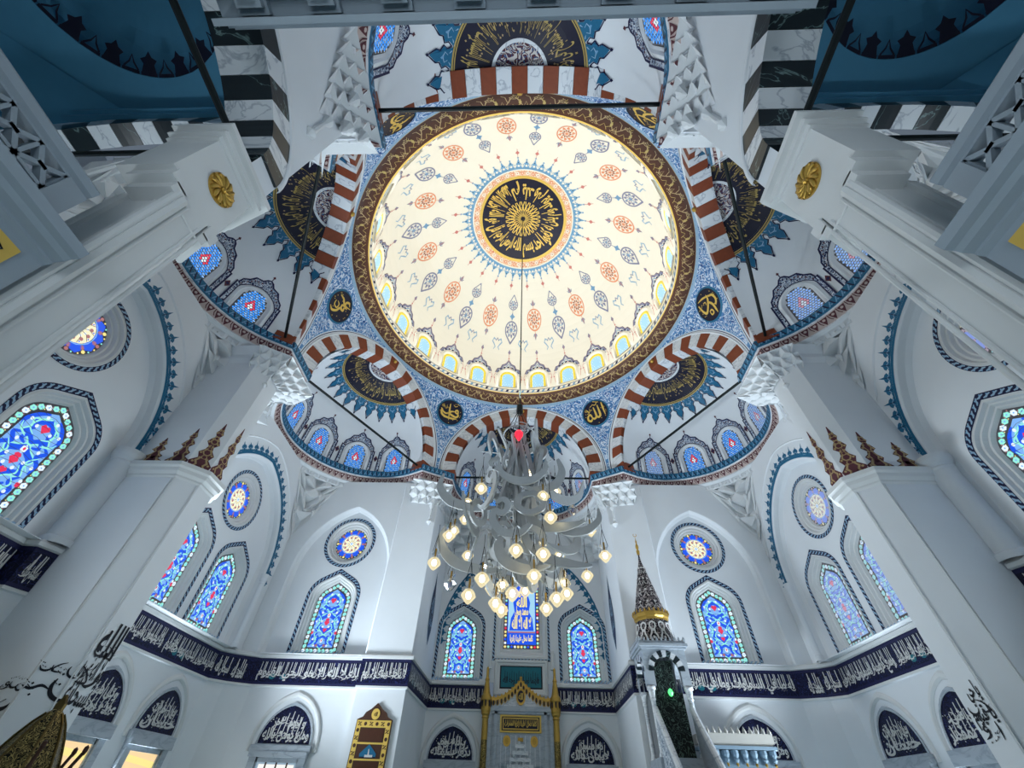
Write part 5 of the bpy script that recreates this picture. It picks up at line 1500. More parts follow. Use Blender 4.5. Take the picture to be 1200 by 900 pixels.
    def strut(p, q): b.prism([(p[0] + (q[1] - p[1]) * .0, p[1])] and [(p[0] - .022, p[1]), (p[0] + .022, p[1]), (q[0] + .022, q[1]), (q[0] - .022, q[1])], gl_, -.03, .03, 'steel_blue')
    y = -7.93
    while y > -10.2:
        for k in range(2):
            z0, z1 = 4.22 + .22 * k, 4.44 + .22 * k
            strut((y, z0), (y - .10, (z0 + z1) / 2)); strut((y - .10, (z0 + z1) / 2), (y, z1)); strut((y - .22, z0), (y - .12, (z0 + z1) / 2)); strut((y - .12, (z0 + z1) / 2), (y - .22, z1))
            b.box(gl_(y - .11, (z0 + z1) / 2), (.03, .03, .014), 'steel_blue')
        b.box(gl_(y, 4.44), (.03, .012, .22), 'steel_blue')
        b.box(gl_(y - .11, 4.44), (.03, .11, .012), 'steel_blue')
        y -= .22
    b.build('lattice', gp)
    b = MB()
    gc = lambda u, v, w=0: Vector((s * (2.94 - w), u, v))
    for c in (-8.14, -9.15):
        b.prism([(c - .42, 3.50), (c + .42, 3.50), (c + .42, 3.93), (c - .42, 3.93)], gc, 0, .008, 'gold_paint')
        cart = [(c - .38, 3.715), (c - .34, 3.60), (c - .26, 3.56), (c + .24, 3.54), (c + .33, 3.58), (c + .37, 3.70), (c + .33, 3.78), (c + .36, 3.85), (c + .22, 3.90), (c - .24, 3.90), (c - .33, 3.84)]
        b.prism(cart, gc, .006, .014, 'steel_blue')
        b.stroke(cart + [cart[0]], .012, gc, .016, 'dark_iron')
    b.build('cartouche', gp)

# beam and balustrade of the rear gallery right overhead, walls and ceiling behind the viewer
bm = struct('rear_gallery', label='pale grey gallery edge with corbels right overhead')
b = MB()
for z0, z1, yf in ((7.46, 7.52, -8.56), (7.40, 7.46, -8.60), (7.34, 7.40, -8.58), (7.30, 7.34, -8.62)):
    b.box((0, (yf - 9.6) / 2, (z0 + z1) / 2), (2.99, (yf + 9.6) / 2, (z1 - z0) / 2), 'steel_blue')
b.box((0, -8.64, 7.2), (2.99, .03, .12), 'steel_blue')
b.box((0, -9.4, 7.2), (2.99, .5, .10), 'steel_blue')
b.build('edge_moulding', bm)
for k in range(8):
    b = MB(); x = -2.6 + .74 * k
    for j, (h, z) in enumerate(((.16, 7.26), (.13, 7.19), (.09, 7.12))): b.box((x, -8.80 - .03 * j, z), (h, .12 - .03 * j, .035), 'steel_blue')
    b.build('corbel', bm)
w = struct('wall_rear', label='white rear wall of the prayer hall behind the viewer')
b = MB(); b.face([(-9.35, -13, 0), (9.35, -13, 0), (9.35, -13, 12), (-9.35, -13, 12)], 'plaster'); b.build('wall_face', w)
c = struct('ceiling', label='ceiling over the rear part of the hall')
b = MB(); b.face([(-3.5, -13, 11.9), (3.5, -13, 11.9), (3.5, -10.1, 11.9), (-3.5, -10.1, 11.9)], 'plaster'); b.face([(-3.5, -10.1, 11.2), (3.5, -10.1, 11.2), (3.5, -10.1, 11.9), (-3.5, -10.1, 11.9)], 'plaster'); b.build('ceiling_face', c)

# tie rods across the great arches
for a in (0, 60, 120, 180, -120, -60):
    r = thing('tie_rod', 'thin dark iron tie rod across the great arch ' + WHERE[a], 'tie rod', rz=-R_(a), group='iron tie rods of the great arches')
    b = MB(); b.tube([(-3.0, 6.98, 11.98), (3.0, 6.98, 11.98)], .045, 'dark_iron', 8); b.build('bar', r)
# ---------------------------------------------------------------- prayer niche
mh = thing('prayer_niche', 'grey marble prayer niche with gilded columns in the middle of the qibla wall', 'prayer niche', (0, MY, 0))
b = MB()
b.holed([(-1.16, 0), (1.16, 0), (1.16, 4.24), (-1.16, 4.24)], [[(-.72, .02), (.72, .02), (.72, 2.7), (-.72, 2.7)]], fw, .16, 'marble_grey')
for x0, x1, w0, w1 in ((-1.16, -1.02, .16, .22), (1.02, 1.16, .16, .22), (-.92, -.82, .16, .20), (.82, .92, .16, .20)):
    b.box(fw((x0 + x1) / 2, 2.05, (w0 + w1) / 2), ((x1 - x0) / 2, (w1 - w0) / 2 + .02, 2.05), 'marble_grey')
for z0, z1, d in ((4.10, 4.24, .10), (4.02, 4.10, .06)): b.box(fw(0, (z0 + z1) / 2, .16 + d / 2), (1.16, d / 2, (z1 - z0) / 2), 'marble_grey')
for s in (-1, 1): b.face([fw(s * 1.16, 0, 0), fw(s * 1.16, 0, .22), fw(s * 1.16, 4.24, .22), fw(s * 1.16, 4.24, 0)], 'marble_grey')
b.face([fw(-.72, 0, -.02), fw(.72, 0, -.02), fw(.72, 2.8, -.02), fw(-.72, 2.8, -.02)], 'marble_grey')
for k in range(9): b.box(fw(-.66 + .165 * k, 2.9, .17), (.012, .012, .55), 'marble_white')
b.build('marble_surround', mh)
b = MB()   # stepped stalactite hood
for k in range(7):
    z = 3.34 - .17 * k; h = .09 + .088 * k
    b.box(fw(0, z, .17), (h, .04 + .012 * k, .05), 'marble_white' if k else 'old_gold')
    for j in range(k + 1): b.lathe([(.001, .02), (.05, 0), (.03, -.06), (.001, -.12)], fw(-h + .04 + (2 * h - .08) * (j / max(1, k)), z - .05, .22), 'marble_white', 6)
b.build('stalactite_hood', mh)
for s in (-1, 1):
    b = MB()
    b.lathe([(.15, 0), (.15, .3), (.11, .36), (.105, 3.3)], fw(s * 1.24, 0, .26), 'brass_scroll', 16)
    b.lathe([(.106, 3.3), (.105, 3.86), (.13, 3.90), (.11, 3.94), (.15, 4.0), (.15, 4.04)], fw(s * 1.24, 0, .26), 'gold', 16)
    b.build('column', mh, True)
    b = MB()
    b.lathe([(.15, 4.04), (.17, 4.10), (.17, 4.34), (.20, 4.40), (.18, 4.50), (.13, 4.58), (.10, 4.75), (.07, 4.95), (.085, 5.0), (.05, 5.08), (.045, 5.36), (.001, 5.42)], fw(s * 1.24, 0, .26), 'gold', 12)
    for k in range(8):
        a = 2 * PI * k / 8
        b.lathe([(.001, .15), (.03, .06), (.025, -.06), (.001, -.1)], fw(s * 1.24 + .175 * cos(a), 4.28, .26 + .175 * sin(a)), 'navy_dark', 6)
    b.build('finial', mh, True)
    b = MB(); b.box(fw(s * 1.20, 5.68, .1), (.05, .06, .24), 'stone_white'); b.box(fw(s * 1.20, 5.40, .1), (.08, .09, .03), 'stone_white'); b.box(fw(s * 1.20, 5.95, .1), (.06, .07, .03), 'stone_white'); b.build('post', mh)
    b = MB(); b.prism(circle(.13, (s * .47, 3.30), 20, .15), fw, .16, .19, 'gold'); b.prism(circle(.07, (s * .47, 3.30), 14, .09), fw, .19, .21, 'old_gold'); b.build('gold_boss', mh)
b = MB()
b.poly([(-1.15, 4.24), (1.15, 4.24), (1.15, 4.40), (.6, 4.5), (.25, 4.72), (0, 4.98), (-.25, 4.72), (-.6, 4.5), (-1.15, 4.40)], fw, .18, 'marble_white')
top = [(-1.12, 4.46), (-.9, 4.44), (-.6, 4.52), (-.35, 4.68), (-.15, 4.84), (0, 5.0), (.15, 4.84), (.35, 4.68), (.6, 4.52), (.9, 4.44), (1.12, 4.46)]
b.stroke(top, .09, fw, .23, 'gold')
for (x, y, dx, dy) in resample(top, .145):
    b.poly([(x - .06, y - .02), (x + .06, y - .02), (x + .055, y - .16), (x, y - .24), (x - .055, y - .16)], fw, .22, 'gold')
    b.disc(x, y - .12, .035, fw, .235, 'navy_dark', 8, .08); b.disc(x, y + .06, .03, fw, .235, 'old_gold', 5, .045)
b.prism(circle(.17, (0, 4.52), 20, .25), fw, .2, .26, 'gold'); b.prism(circle(.12, (0, 4.52), 16, .18), fw, .26, .27, 'navy_dark'); put_text(b, 'الله', fw, -.08, .08, 4.42, 4.62, .28, 'gold_paint', .03)
b.stroke([(0, 5.0), (0, 5.12)], .08, fw, .23, 'gold')
b.build('gilded_crest', mh)
b = MB()
b.prism(sq(.72, 3.52, 4.0), fw, .16, .20, 'gold_paint'); b.poly(sq(.66, 3.57, 3.95), fw, .203, 'navy_dark'); b.band(sq(.62, 3.60, 3.92), sq(.59, 3.63, 3.89), fw, .206, .206, 'gold_paint')
put_text(b, 'كلما دخل عليها زكريا المحراب', fw, -.56, .56, 3.66, 3.84, .21, 'gold_paint', .03)
for q in range(18): b.face([fw(-.53 + .062 * q, 3.76, .209), fw(-.515 + .062 * q, 3.76, .209), fw(-.51 + .062 * q, 3.88, .209), fw(-.522 + .062 * q, 3.88, .209)], 'gold_paint')
b.build('gold_lettered_panel', mh)
b = MB()
prev = None
for h, z0, z1, w_ in ((1.02, 4.55, 5.70, .02), (.98, 4.6, 5.66, .07), (.93, 4.65, 5.61, .07), (.90, 4.68, 5.58, .03), (.84, 4.74, 5.54, .03), (.80, 4.78, 5.50, -.02 + .03)):
    p_ = sq(h, z0, z1)
    if prev: b.band(prev[0], p_, fw, prev[1], w_, 'stone_white')
    prev = (p_, w_)
b.build('stone_frame', mh)
b = MB()
b.poly(sq(.80, 4.78, 5.50), fw, .012, 'lettering_black'); b.poly(sq(.75, 4.83, 5.46), fw, .016, 'tile_teal')
put_text(b, 'فاينما تولوا فثم وجه الله', fw, -.68, .68, 4.86, 5.16, .02, 'lettering_black', .025)
for q in range(15): b.face([fw(-.62 + .088 * q, 5.02, .02), fw(-.605 + .088 * q, 5.02, .02), fw(-.60 + .088 * q, 5.34 - .04 * (q % 3), .02), fw(-.615 + .088 * q, 5.34 - .04 * (q % 3), .02)], 'lettering_black')
b.build('turquoise_lettered_panel', mh)

# ---------------------------------------------------------------- pulpit
mn = thing('pulpit', 'tall marble pulpit with a dark conical spire, right of the prayer niche', 'pulpit', (4.10, 5.55, 0))
b = MB()
b.lathe([(.012, 8.02), (.05, 7.7)] + [(.05 + .44 * (i / 8), 7.7 - 1.66 * i / 8) for i in range(1, 9)], (0, 0, 0), 'spire_scroll', 12)
b.build('spire', mn)
b = MB()
for k in range(12):
    a = 2 * PI * (k + .5) / 12
    for j in range(4):
        r = .49 - .10 * j; z = 6.12 + .38 * j
        g = lambda u, v, w=0: Vector(((r - .265 * v + .008) * sin(a) + u * cos(a), (r - .265 * v + .008) * cos(a) - u * sin(a), z + v))
        b.stroke([(-.08 + .015 * j, 0), (0, .12), (.08 - .015 * j, 0)], .018, g, 0, 'lettering_white'); b.disc(0, .2, .035, g, 0, 'lettering_white', 6)
b.build('painted_scroll', mn, kind='stuff')
b = MB()
b.lathe([(.49, 6.04), (.54, 6.0), (.54, 5.90), (.50, 5.86), (.50, 5.80)], (0, 0, 0), 'gold', 12)
for k in range(24):
    a = 2 * PI * k / 24
    b.lathe([(.001, .12), (.03, .06), (.025, 0)], (.54 * sin(a), .54 * cos(a), 6.0), 'gold', 6)
b.build('gilded_crown', mn)
b = MB()
b.lathe([(.001, 8.62), (.012, 8.5), (.03, 8.42), (.02, 8.36), (.05, 8.28), (.055, 8.2), (.03, 8.14), (.06, 8.08), (.05, 8.0), (.045, 7.95)], (0, 0, 0), 'gold', 10)
b.tube([(.055 * cos(R_(t)), 0, 8.67 + .055 * sin(R_(t))) for t in range(120, 421, 20)], [.004] + [.011] * 14 + [.004], 'gold', 5)
b.build('crescent_finial', mn, True)
b = MB()
b.lathe([(.48, 5.82), (.50, 5.55), (.60, 5.25), (.62, 5.16)], (0, 0, 0), 'spire_scroll', 12)
b.build('drum', mn)
b = MB()
for k in range(12):
    a = 2 * PI * (k + .5) / 12
    g = lambda u, v, w=.01: Vector(((.505 + (.115 * max(0, (.42 - v) / .42)) + w) * sin(a) + u * cos(a), (.505 + (.115 * max(0, (.42 - v) / .42)) + w) * cos(a) - u * sin(a), 5.22 + v))
    for q in (-1, 1):
        b.stroke([(0, .50), (q * .07, .46), (q * .085, .38), (q * .04, .28), (q * .05, .18), (q * .10, .10), (q * .12, 0)], .045, g, .012, 'lettering_white')
    b.disc(0, .27, .045, g, .012, 'lettering_white', 6); b.disc(0, .06, .04, g, .012, 'lettering_white', 5)
b.build('lattice_ornament', mn)
b = MB()
for h, z0, z1 in ((.66, 5.10, 5.17), (.70, 5.03, 5.10), (.65, 4.97, 5.03)): b.box((0, 0, (z0 + z1) / 2), (h, h, (z1 - z0) / 2), 'marble_grey')
for q in range(-5, 6):
    for s in (-1, 1):
        b.lathe([(.001, .12), (.035, .05), (.03, 0)], (q * .125, s * .66, 5.16), 'marble_grey', 5); b.lathe([(.001, .12), (.035, .05), (.03, 0)], (s * .66, q * .125, 5.16), 'marble_grey', 5)
hole = round_arch(.36, 3.9, 4.44, 14)
hole2 = [(x, max(y, 4.05)) for x, y in hole]
for fr_ in (frame((0, -.60, 0), (1, 0, 0), (0, -1, 0)), frame((-.60, 0, 0), (0, -1, 0), (-1, 0, 0)), frame((.60, 0, 0), (0, 1, 0), (1, 0, 0))):
    o_ = [(.6, 4.1), (.6, 5.0), (-.6, 5.0), (-.6, 4.1), (-.36, 4.1)] + [(.36 * cos(PI - PI * i / 14), 4.44 + .36 * sin(PI * i / 14)) for i in range(15)] + [(.36, 4.1)]
    b.holed(o_, [], fr_, 0, 'marble_grey'); b.holed(o_, [], fr_, -.12, 'marble_grey')
    b.grid([[fr_(.36 * cos(PI * i / 14), 4.44 + .36 * sin(PI * i / 14), w) for i in range(15)] for w in (0, -.12)], 'marble_grey')
b.build('canopy', mn)
for i in range(11):
    b = MB()
    T = [PI * (i + .02) / 11 + PI / 11 * .96 * k / 2 for k in range(3)]
    f_ = frame((0, -.60, 0), (1, 0, 0), (0, -1, 0))
    P = lambda t, r, w: f_(r * cos(t), 4.44 + r * sin(t), w)
    b.grid([[P(t, .50, 0) for t in T], [P(t, .50, .02) for t in T], [P(t, .35, .02) for t in T], [P(t, .35, -.12) for t in T]], 'black_marble' if i % 2 == 0 else 'marble_white')
    b.build('voussoir', mn)
    if i % 1 == 0:
        b = MB()
        f2 = frame((-.60, 0, 0), (0, -1, 0), (-1, 0, 0))
        P2 = lambda t, r, w: f2(r * cos(t), 4.44 + r * sin(t), w)
        b.grid([[P2(t, .50, 0) for t in T], [P2(t, .50, .02) for t in T], [P2(t, .35, .02) for t in T], [P2(t, .35, -.12) for t in T]], 'black_marble' if i % 2 == 0 else 'marble_white')
        b.build('voussoir', mn)
for sx in (-1, 1):
    for sy in (-1, 1):
        b = MB(); x, y = sx * .50, sy * .50
        b.box((x, y, 4.07), (.10, .10, .05), 'marble_white')
        b.lathe([(.10, 4.02), (.07, 3.85), (.085, 3.82), (.062, 3.78), (.065, 2.75), (.09, 2.70), (.09, 2.6)], (x, y, 0), 'marble_white', 12)
        b.build('column', mn, True)
b = MB()
b.face([(-.36, .35, 1.6), (.42, .35, 1.6), (.42, .35, 4.9), (-.36, .35, 4.9)], 'curtain_scroll')
b.face([(-.30, -.42, 0), (.36, -.42, 0), (.36, -.38, 4.0), (-.30, -.38, 4.0)], 'curtain_scroll')
b.build('curtain', mn)
b = MB()
b.box((-.04, 0, 2.55), (.56, .62, .10), 'marble_grey'); b.box((.1, .1, 1.3), (.5, .5, 1.2), 'marble_grey')
b.build('platform', mn)
for k in range(9):
    b = MB(); b.box((0, -.62 - .27 * k - .13, (2.45 - .27 * k) / 2), (.40, .15, (2.45 - .27 * k) / 2), 'marble_grey'); b.build('step', mn)
for sx in (-1, 1):
    b = MB()
    f_ = frame((sx * .48, 0, 0), (0, -1, 0), (sx, 0, 0))
    P = [(.55, 0), (.55, 3.55), (2.95, 1.10), (2.95, 0)]
    b.prism(P, f_, -.05, .05, 'marble_grey', caps=(True, True))
    b.build('balustrade', mn)
    b = MB()
    b.poly([(.66, 2.5), (.66, 3.28), (2.8, 1.1), (2.8, .5)], f_, .056, 'stone_scroll'); b.poly([(.62, .3), (.62, 2.4), (2.7, .45), (2.7, .3)], f_, .056, 'stone_scroll')
    b.build('pierced_panel', mn)
    b = MB(); b.tube([f_(.5, 3.62, 0), f_(2.98, 1.12, 0)], .075, 'marble_white', 8); b.build('handrail', mn)
b = MB(); b.lathe([(.001, .10), (.05, .06), (.075, 0), (.05, -.06), (.001, -.09)], (.02, -.45, 3.98), 'green_light', 8); b.build('green_lamp', mn)
b = MB(); b.tube([(.02, -.45, 4.06), (.02, -.45, 5.0)], .008, 'dark_iron', 5); b.build('lamp_wire', mn)

# ---------------------------------------------------------------- balcony beside the pulpit
bc = thing('balcony', 'small marble balcony with a crested rail on the wall right of the pulpit', 'balcony', (5.74, 6.33, 0))
bc.scale.x = .94
b = MB()
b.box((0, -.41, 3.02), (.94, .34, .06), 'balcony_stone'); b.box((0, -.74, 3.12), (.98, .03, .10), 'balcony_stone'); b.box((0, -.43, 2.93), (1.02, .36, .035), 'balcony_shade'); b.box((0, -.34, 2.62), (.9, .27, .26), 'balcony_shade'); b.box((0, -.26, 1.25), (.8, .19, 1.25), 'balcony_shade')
for s in (-1, 1): b.box((s * .98, -.41, 3.12), (.03, .34, .10), 'balcony_stone')
b.build('body', bc)
for k in range(12):
    b = MB(); b.lathe([(.001, .16), (.03, .10), (.06, .05), (.06, 0)], (-.94 + .171 * k, -.75, 3.21), 'balcony_stone', 4); b.build('merlon', bc)
for k in range(8):
    b = MB(); x = -.9 + .257 * k
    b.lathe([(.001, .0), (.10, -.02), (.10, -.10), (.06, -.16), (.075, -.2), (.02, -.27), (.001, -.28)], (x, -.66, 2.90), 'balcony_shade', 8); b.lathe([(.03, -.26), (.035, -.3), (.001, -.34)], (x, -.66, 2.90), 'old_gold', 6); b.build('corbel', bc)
# screen wall between pulpit and balcony
# ---------------------------------------------------------------- prayer-time board on the pier
pb = thing('prayer_board', 'tall brown and gold board with a pointed top, left of the niche', 'board', (-4.15, 6.30, 0))
b = MB()
b.prism([(-.51, 1.9), (.51, 1.9), (.51, 3.36), (.36, 3.42), (.30, 3.52), (.16, 3.60), (0, 3.74), (-.16, 3.60), (-.30, 3.52), (-.36, 3.42), (-.51, 3.36)], fw, 0, .06, 'wood_dark'); b.build('board', pb)
b = MB()
b.band(sq(.49, 1.92, 3.34), sq(.36, 2.0, 3.18), fw, .066, .066, 'gold_paint')
for z in (2.84, 2.50, 2.16): b.poly([(-.36, z - .02), (.36, z - .02), (.36, z + .02), (-.36, z + .02)], fw, .066, 'gold_paint')
b.prism(circle(.12, (0, 3.48), 20, .13), fw, .06, .075, 'gold_paint')
b.build('gilded_frame', pb)
b = MB()
for k, (x, y, dx, dy) in enumerate(resample(sq(.425, 1.96, 3.26), .165, True)):
    if k % 2: b.disc(x, y, .045, fw, .07, 'wood_dark', 8)
    else: b.poly([(x - .06, y - .04), (x - .02, y - .04), (x + .06, y + .04), (x + .02, y + .04)], fw, .07, 'wood_dark'); b.poly([(x - .06, y + .045), (x - .03, y + .01), (x, y + .045)], fw, .07, 'wood_dark'); b.poly([(x + .06, y - .045), (x + .03, y - .01), (x, y - .045)], fw, .07, 'wood_dark')
for z0, z1 in ((2.90, 3.12), (2.22, 2.44), (1.98, 2.1)): b.poly([(-.32, z0), (-.30, z0 - .02), (.30, z0 - .02), (.32, z0), (.32, z1), (.30, z1 + .02), (-.30, z1 + .02), (-.32, z1)], fw, .07, 'ring_brown')
put_text(b, 'الله', fw, -.05, .05, 3.43, 3.53, .078, 'wood_dark', .03)
b.build('ornament', pb)
b = MB()
b.poly([(-.22, 2.53), (.22, 2.53), (.23, 2.62), (.12, 2.72), (0, 2.82), (-.12, 2.72), (-.23, 2.62)], fw, .072, 'teal'); b.poly([(-.08, 2.55), (.14, 2.55), (.14, 2.60), (.04, 2.60), (.02, 2.72), (0, 2.72), (0, 2.60), (-.08, 2.60)], fw, .076, 'lettering_white'); b.poly([(-.22, 2.53), (.22, 2.53), (.22, 2.56), (-.22, 2.56)], fw, .075, 'navy_dark')
b.build('picture', pb)

# ---------------------------------------------------------------- chandelier
ch = thing('chandelier', 'huge silver chandelier of calligraphic ribbons with many small glass lamps under the dome', 'chandelier', (0, 0, 0))
b = MB()
b.tube([(0, 0, ZT), (0, 0, 9.9)], .022, 'dark_iron', 6); b.lathe([(.001, 9.95), (.09, 9.85), (.10, 9.6), (.05, 9.5), (.001, 9.48)], (0, 0, 0), 'dark_iron', 10)
b.build('rod', ch)
b = MB()
for k in range(8):
    a = 2 * PI * k / 8
    b.tube([(.05 * cos(a), .05 * sin(a), 9.6), (.42 * cos(a), .42 * sin(a), 8.75), (.10 * cos(a), .10 * sin(a), 8.0)], .012, 'dark_iron', 5)
b.tube([(.42 * cos(2 * PI * k / 24), .42 * sin(2 * PI * k / 24), 8.75) for k in range(25)], .022, 'silver', 6); b.tube([(.27 * cos(2 * PI * k / 24), .27 * sin(2 * PI * k / 24), 9.0) for k in range(25)], .014, 'silver', 6)
b.tube([(0, 0, 8.6), (0, 0, 4.9)], .05, 'silver', 8)
b.build('hanging_ring', ch)
def ribbon(mb, pts, wid, f, th=.022):
    """metal strip cut to a pen stroke, with thickness"""
    n = len(pts); L, Rr = [], []
    # smooth the polyline
    P, W = [], []
    for i in range(n - 1):
        p0, p1, p2, p3 = pts[max(i - 1, 0)], pts[i], pts[i + 1], pts[min(i + 2, n - 1)]
        for k in range(5):
            t = k / 5
            q = lambda a, b_, c, d: .5 * (2 * b_ + (c - a) * t + (2 * a - 5 * b_ + 4 * c - d) * t * t + (3 * b_ - a - 3 * c + d) * t ** 3)
            P.append((q(p0[0], p1[0], p2[0], p3[0]), q(p0[1], p1[1], p2[1], p3[1]))); W.append(wid[i] + (wid[i + 1] - wid[i]) * t)
    P.append(pts[-1]); W.append(wid[-1])
    rows = [[], [], [], []]
    for i, (u, v) in enumerate(P):
        a, c = P[max(i - 1, 0)], P[min(i + 1, len(P) - 1)]
        dx, dy = c[0] - a[0], c[1] - a[1]; d = math.hypot(dx, dy) or 1
        nx, ny = -dy / d * W[i] / 2, dx / d * W[i] / 2
        for j, (s_, w_) in enumerate(((1, th), (-1, th), (-1, -th), (1, -th))): rows[j].append(f(u + nx * s_, v + ny * s_, w_))
    mb.grid([rows[0], rows[1], rows[2], rows[3], rows[0]], 'silver')
rnd = random.Random(5)
BOWL = ([(-.62, .42), (-.60, .10), (-.30, -.16), (.10, -.16), (.42, .08), (.50, .48)], [.03, .13, .20, .21, .14, .02])
WAW = ([(.10, .30), (-.08, .36), (-.20, .18), (-.06, .02), (.14, .10), (.16, -.16), (-.06, -.44), (-.42, -.52), (-.70, -.36)], [.06, .12, .13, .13, .15, .17, .18, .15, .02])
RA = ([(.20, .42), (.30, .10), (.16, -.24), (-.20, -.44), (-.60, -.40)], [.05, .16, .20, .18, .02])
KAF = ([(-.50, .62), (.30, .66), (.62, .44), (.40, .16), (-.10, .10), (-.42, -.10), (.30, -.24)], [.06, .16, .16, .15, .16, .15, .05])
ALIF = ([(-.16, .95), (-.06, .4), (.06, -.3), (.16, -.95)], [.12, .13, .12, .08])
HOOK = ([(-.45, .16), (.10, .22), (.52, .12), (.62, -.18), (.36, -.34)], [.16, .17, .16, .15, .06])
LOOP = ([(.30, .10), (.12, .30), (-.14, .22), (-.20, -.04), (.02, -.22), (.26, -.12), (.32, .08)], [.12, .14, .14, .14, .15, .14, .12])
SICK = ([(-.55, -.28), (-.12, -.30), (.38, -.18), (.66, .16), (.62, .52)], [.04, .19, .22, .15, .02])
#        shape, azimuth, radius, height, turn of its plane, tilt, scale
rows_ = [
 (KAF, 8, .55, 8.2, 0.2), (HOOK, 75, .60, 8.3, 0.4), (KAF, 150, .55, 8.1, -.3), (HOOK, 188, .70, 8.1, .3), (KAF, 350, .62, 7.7, .1), (HOOK, 20, .7, 7.7, .5),
 (ALIF, 30, .55, 7.5, .9), (ALIF, 195, .50, 7.6, .2), (ALIF, 215, .62, 7.4, .3), (ALIF, 240, .55, 7.3, .2), (ALIF, 262, .45, 7.5, 1.2), (ALIF, 110, .5, 7.4, .8), (ALIF, 325, .6, 7.2, .4),
 (BOWL, 0, 1.20, 7.0, .9), (SICK, 50, 1.25, 6.9, 1.2), (WAW, 95, 1.05, 6.9, .2), (BOWL, 140, 1.15, 7.0, -.7), (SICK, 180, 1.25, 6.9, 1.5), (WAW, 228, 1.0, 6.9, .3), (BOWL, 272, 1.0, 6.9, .1), (RA, 312, 1.15, 7.0, .5),
 (RA, 20, 1.30, 6.1, 1.3), (WAW, 62, 1.15, 6.0, .4), (SICK, 105, 1.20, 6.0, .9), (RA, 150, 1.25, 6.1, -.8), (LOOP, 190, 1.0, 6.3, .7), (BOWL, 214, 1.30, 5.9, .8), (WAW, 250, 1.10, 5.9, .0), (LOOP, 285, .95, 6.2, .3), (SICK, 318, 1.25, 6.0, 1.3), (BOWL, 345, 1.3, 6.0, 1.4),
 (SICK, 38, 1.00, 5.4, 1.1), (BOWL, 85, .90, 5.4, .2), (RA, 130, .95, 5.4, -.4), (SICK, 176, 1.05, 5.5, 1.3), (LOOP, 232, .70, 5.4, .2), (RA, 268, .75, 5.3, .2), (LOOP, 300, .75, 5.5, .4), (SICK, 335, 1.10, 5.4, .9), (ALIF, 10, .3, 5.9, .6), (ALIF, 255, .3, 5.8, .3),
]
for (shape, ad, r0, z0, turn) in rows_:
    b = MB()
    a = R_(ad); rad = Vector((cos(a), sin(a), 0)); tan_ = Vector((-sin(a), cos(a), 0))
    X = tan_ * cos(turn) + rad * sin(turn); N = X.cross(Z)
    tl = rnd.uniform(-.25, .25)
    up = (Z * cos(tl) + N * sin(tl)); N2 = X.cross(up)
    s_ = rnd.uniform(.95, 1.2); fl = rnd.choice((-1, 1))
    c0 = rad * (r0 - .1) + Z * z0
    ribbon(b, shape[0], shape[1], lambda u, v, w=0: c0 + X * (u * s_ * fl) + up * (v * s_ * .9) + N2 * w, .026)
    b.build('calligraphic_arm', ch)
for i in range(26):          # smaller letters filling the inside
    b = MB()
    shape = (LOOP, WAW, RA, BOWL, KAF, HOOK, ALIF)[i % 7]
    a = rnd.uniform(0, 2 * PI); rad = Vector((cos(a), sin(a), 0)); tan_ = Vector((-sin(a), cos(a), 0))
    z0 = 4.95 + 2.9 * i / 26; r0 = rnd.uniform(.25, .85) * (1 if z0 > 5.3 else .7)
    turn = rnd.uniform(-.6, .9); X = tan_ * cos(turn) + rad * sin(turn); N = X.cross(Z)
    s_ = rnd.uniform(.55, .8); fl = rnd.choice((-1, 1)); c0 = rad * r0 + Z * z0
    ribbon(b, shape[0], [w_ * 1.05 for w_ in shape[1]], lambda u, v, w=0: c0 + X * (u * s_ * fl) + Z * (v * s_) + N * w, .03)
    b.build('calligraphic_arm', ch)
for i in range(9):           # long slanting strokes
    b = MB(); a = 2 * PI * i / 9 + .3; rad = Vector((cos(a), sin(a), 0)); tan_ = Vector((-sin(a), cos(a), 0))
    ribbon(b, [(-.25, 1.1), (-.1, .4), (.08, -.4), (.2, -1.15)], [.10, .11, .11, .06], lambda u, v, w=0: rad * (.35 + u * .8) + tan_ * (w + u * .4) + Z * (6.7 + .12 * i + v), .03)
    b.build('calligraphic_arm', ch)
for k in range(10):          # straight carriers between the letters and the stem
    b = MB(); a = 2 * PI * k / 10 + .2; zz = 5.2 + .36 * k
    b.tube([(.04 * cos(a * 3), .04 * sin(a * 3), zz), (1.0 * cos(a * 3), 1.0 * sin(a * 3), zz + .15)], .016, 'silver', 5); b.build('carrier', ch)
LAMPS = [(0.3, 0.6, 7.92), (-0.8, -0.9, 6.53), (0.56, -0.8, 6.41), (-1.27, 0.4, 6.92), (0.69, -1.0, 5.81), (-1.54, 0.5, 6.24), (-1.48, -0.3, 5.73), (0.0, -1.1, 5.07), (0.51, -1.2, 4.96), (-1.2, 0.9, 5.82), (0.97, 0.9, 5.84), (1.92, 0.2, 5.56), (-1.73, -0.2, 5.18), (1.57, 0.8, 5.36), (-1.55, 1.0, 5.19), (-0.62, -1.0, 4.57), (-0.61, 1.0, 5.11), (-0.32, 0.5, 5.02), (-0.07, -0.5, 4.5), (0.08, 0.9, 5.27), (0.34, -0.9, 4.68), (0.31, 0.3, 4.93), (0.17, 1.1, 5.12), (-0.88, -0.7, 4.38), (-0.39, -0.4, 4.35), (-0.31, 0.2, 4.43), (0.6, 0.3, 4.5), (0.76, -0.6, 4.39), (1.06, 0.5, 4.87), (1.78, 0.9, 6.48), (-0.71, 0.9, 8.05), (-0.03, 1.2, 7.88), (0.99, 1.0, 7.63), (1.37, 0.8, 6.99), (-1.4, 1.1, 6.85), (-0.94, 1.2, 7.59), (1.09, 1.2, 5.34), (-0.02, 0.8, 6.15)]
UNLIT = {14, 30, 31, 33, 35}
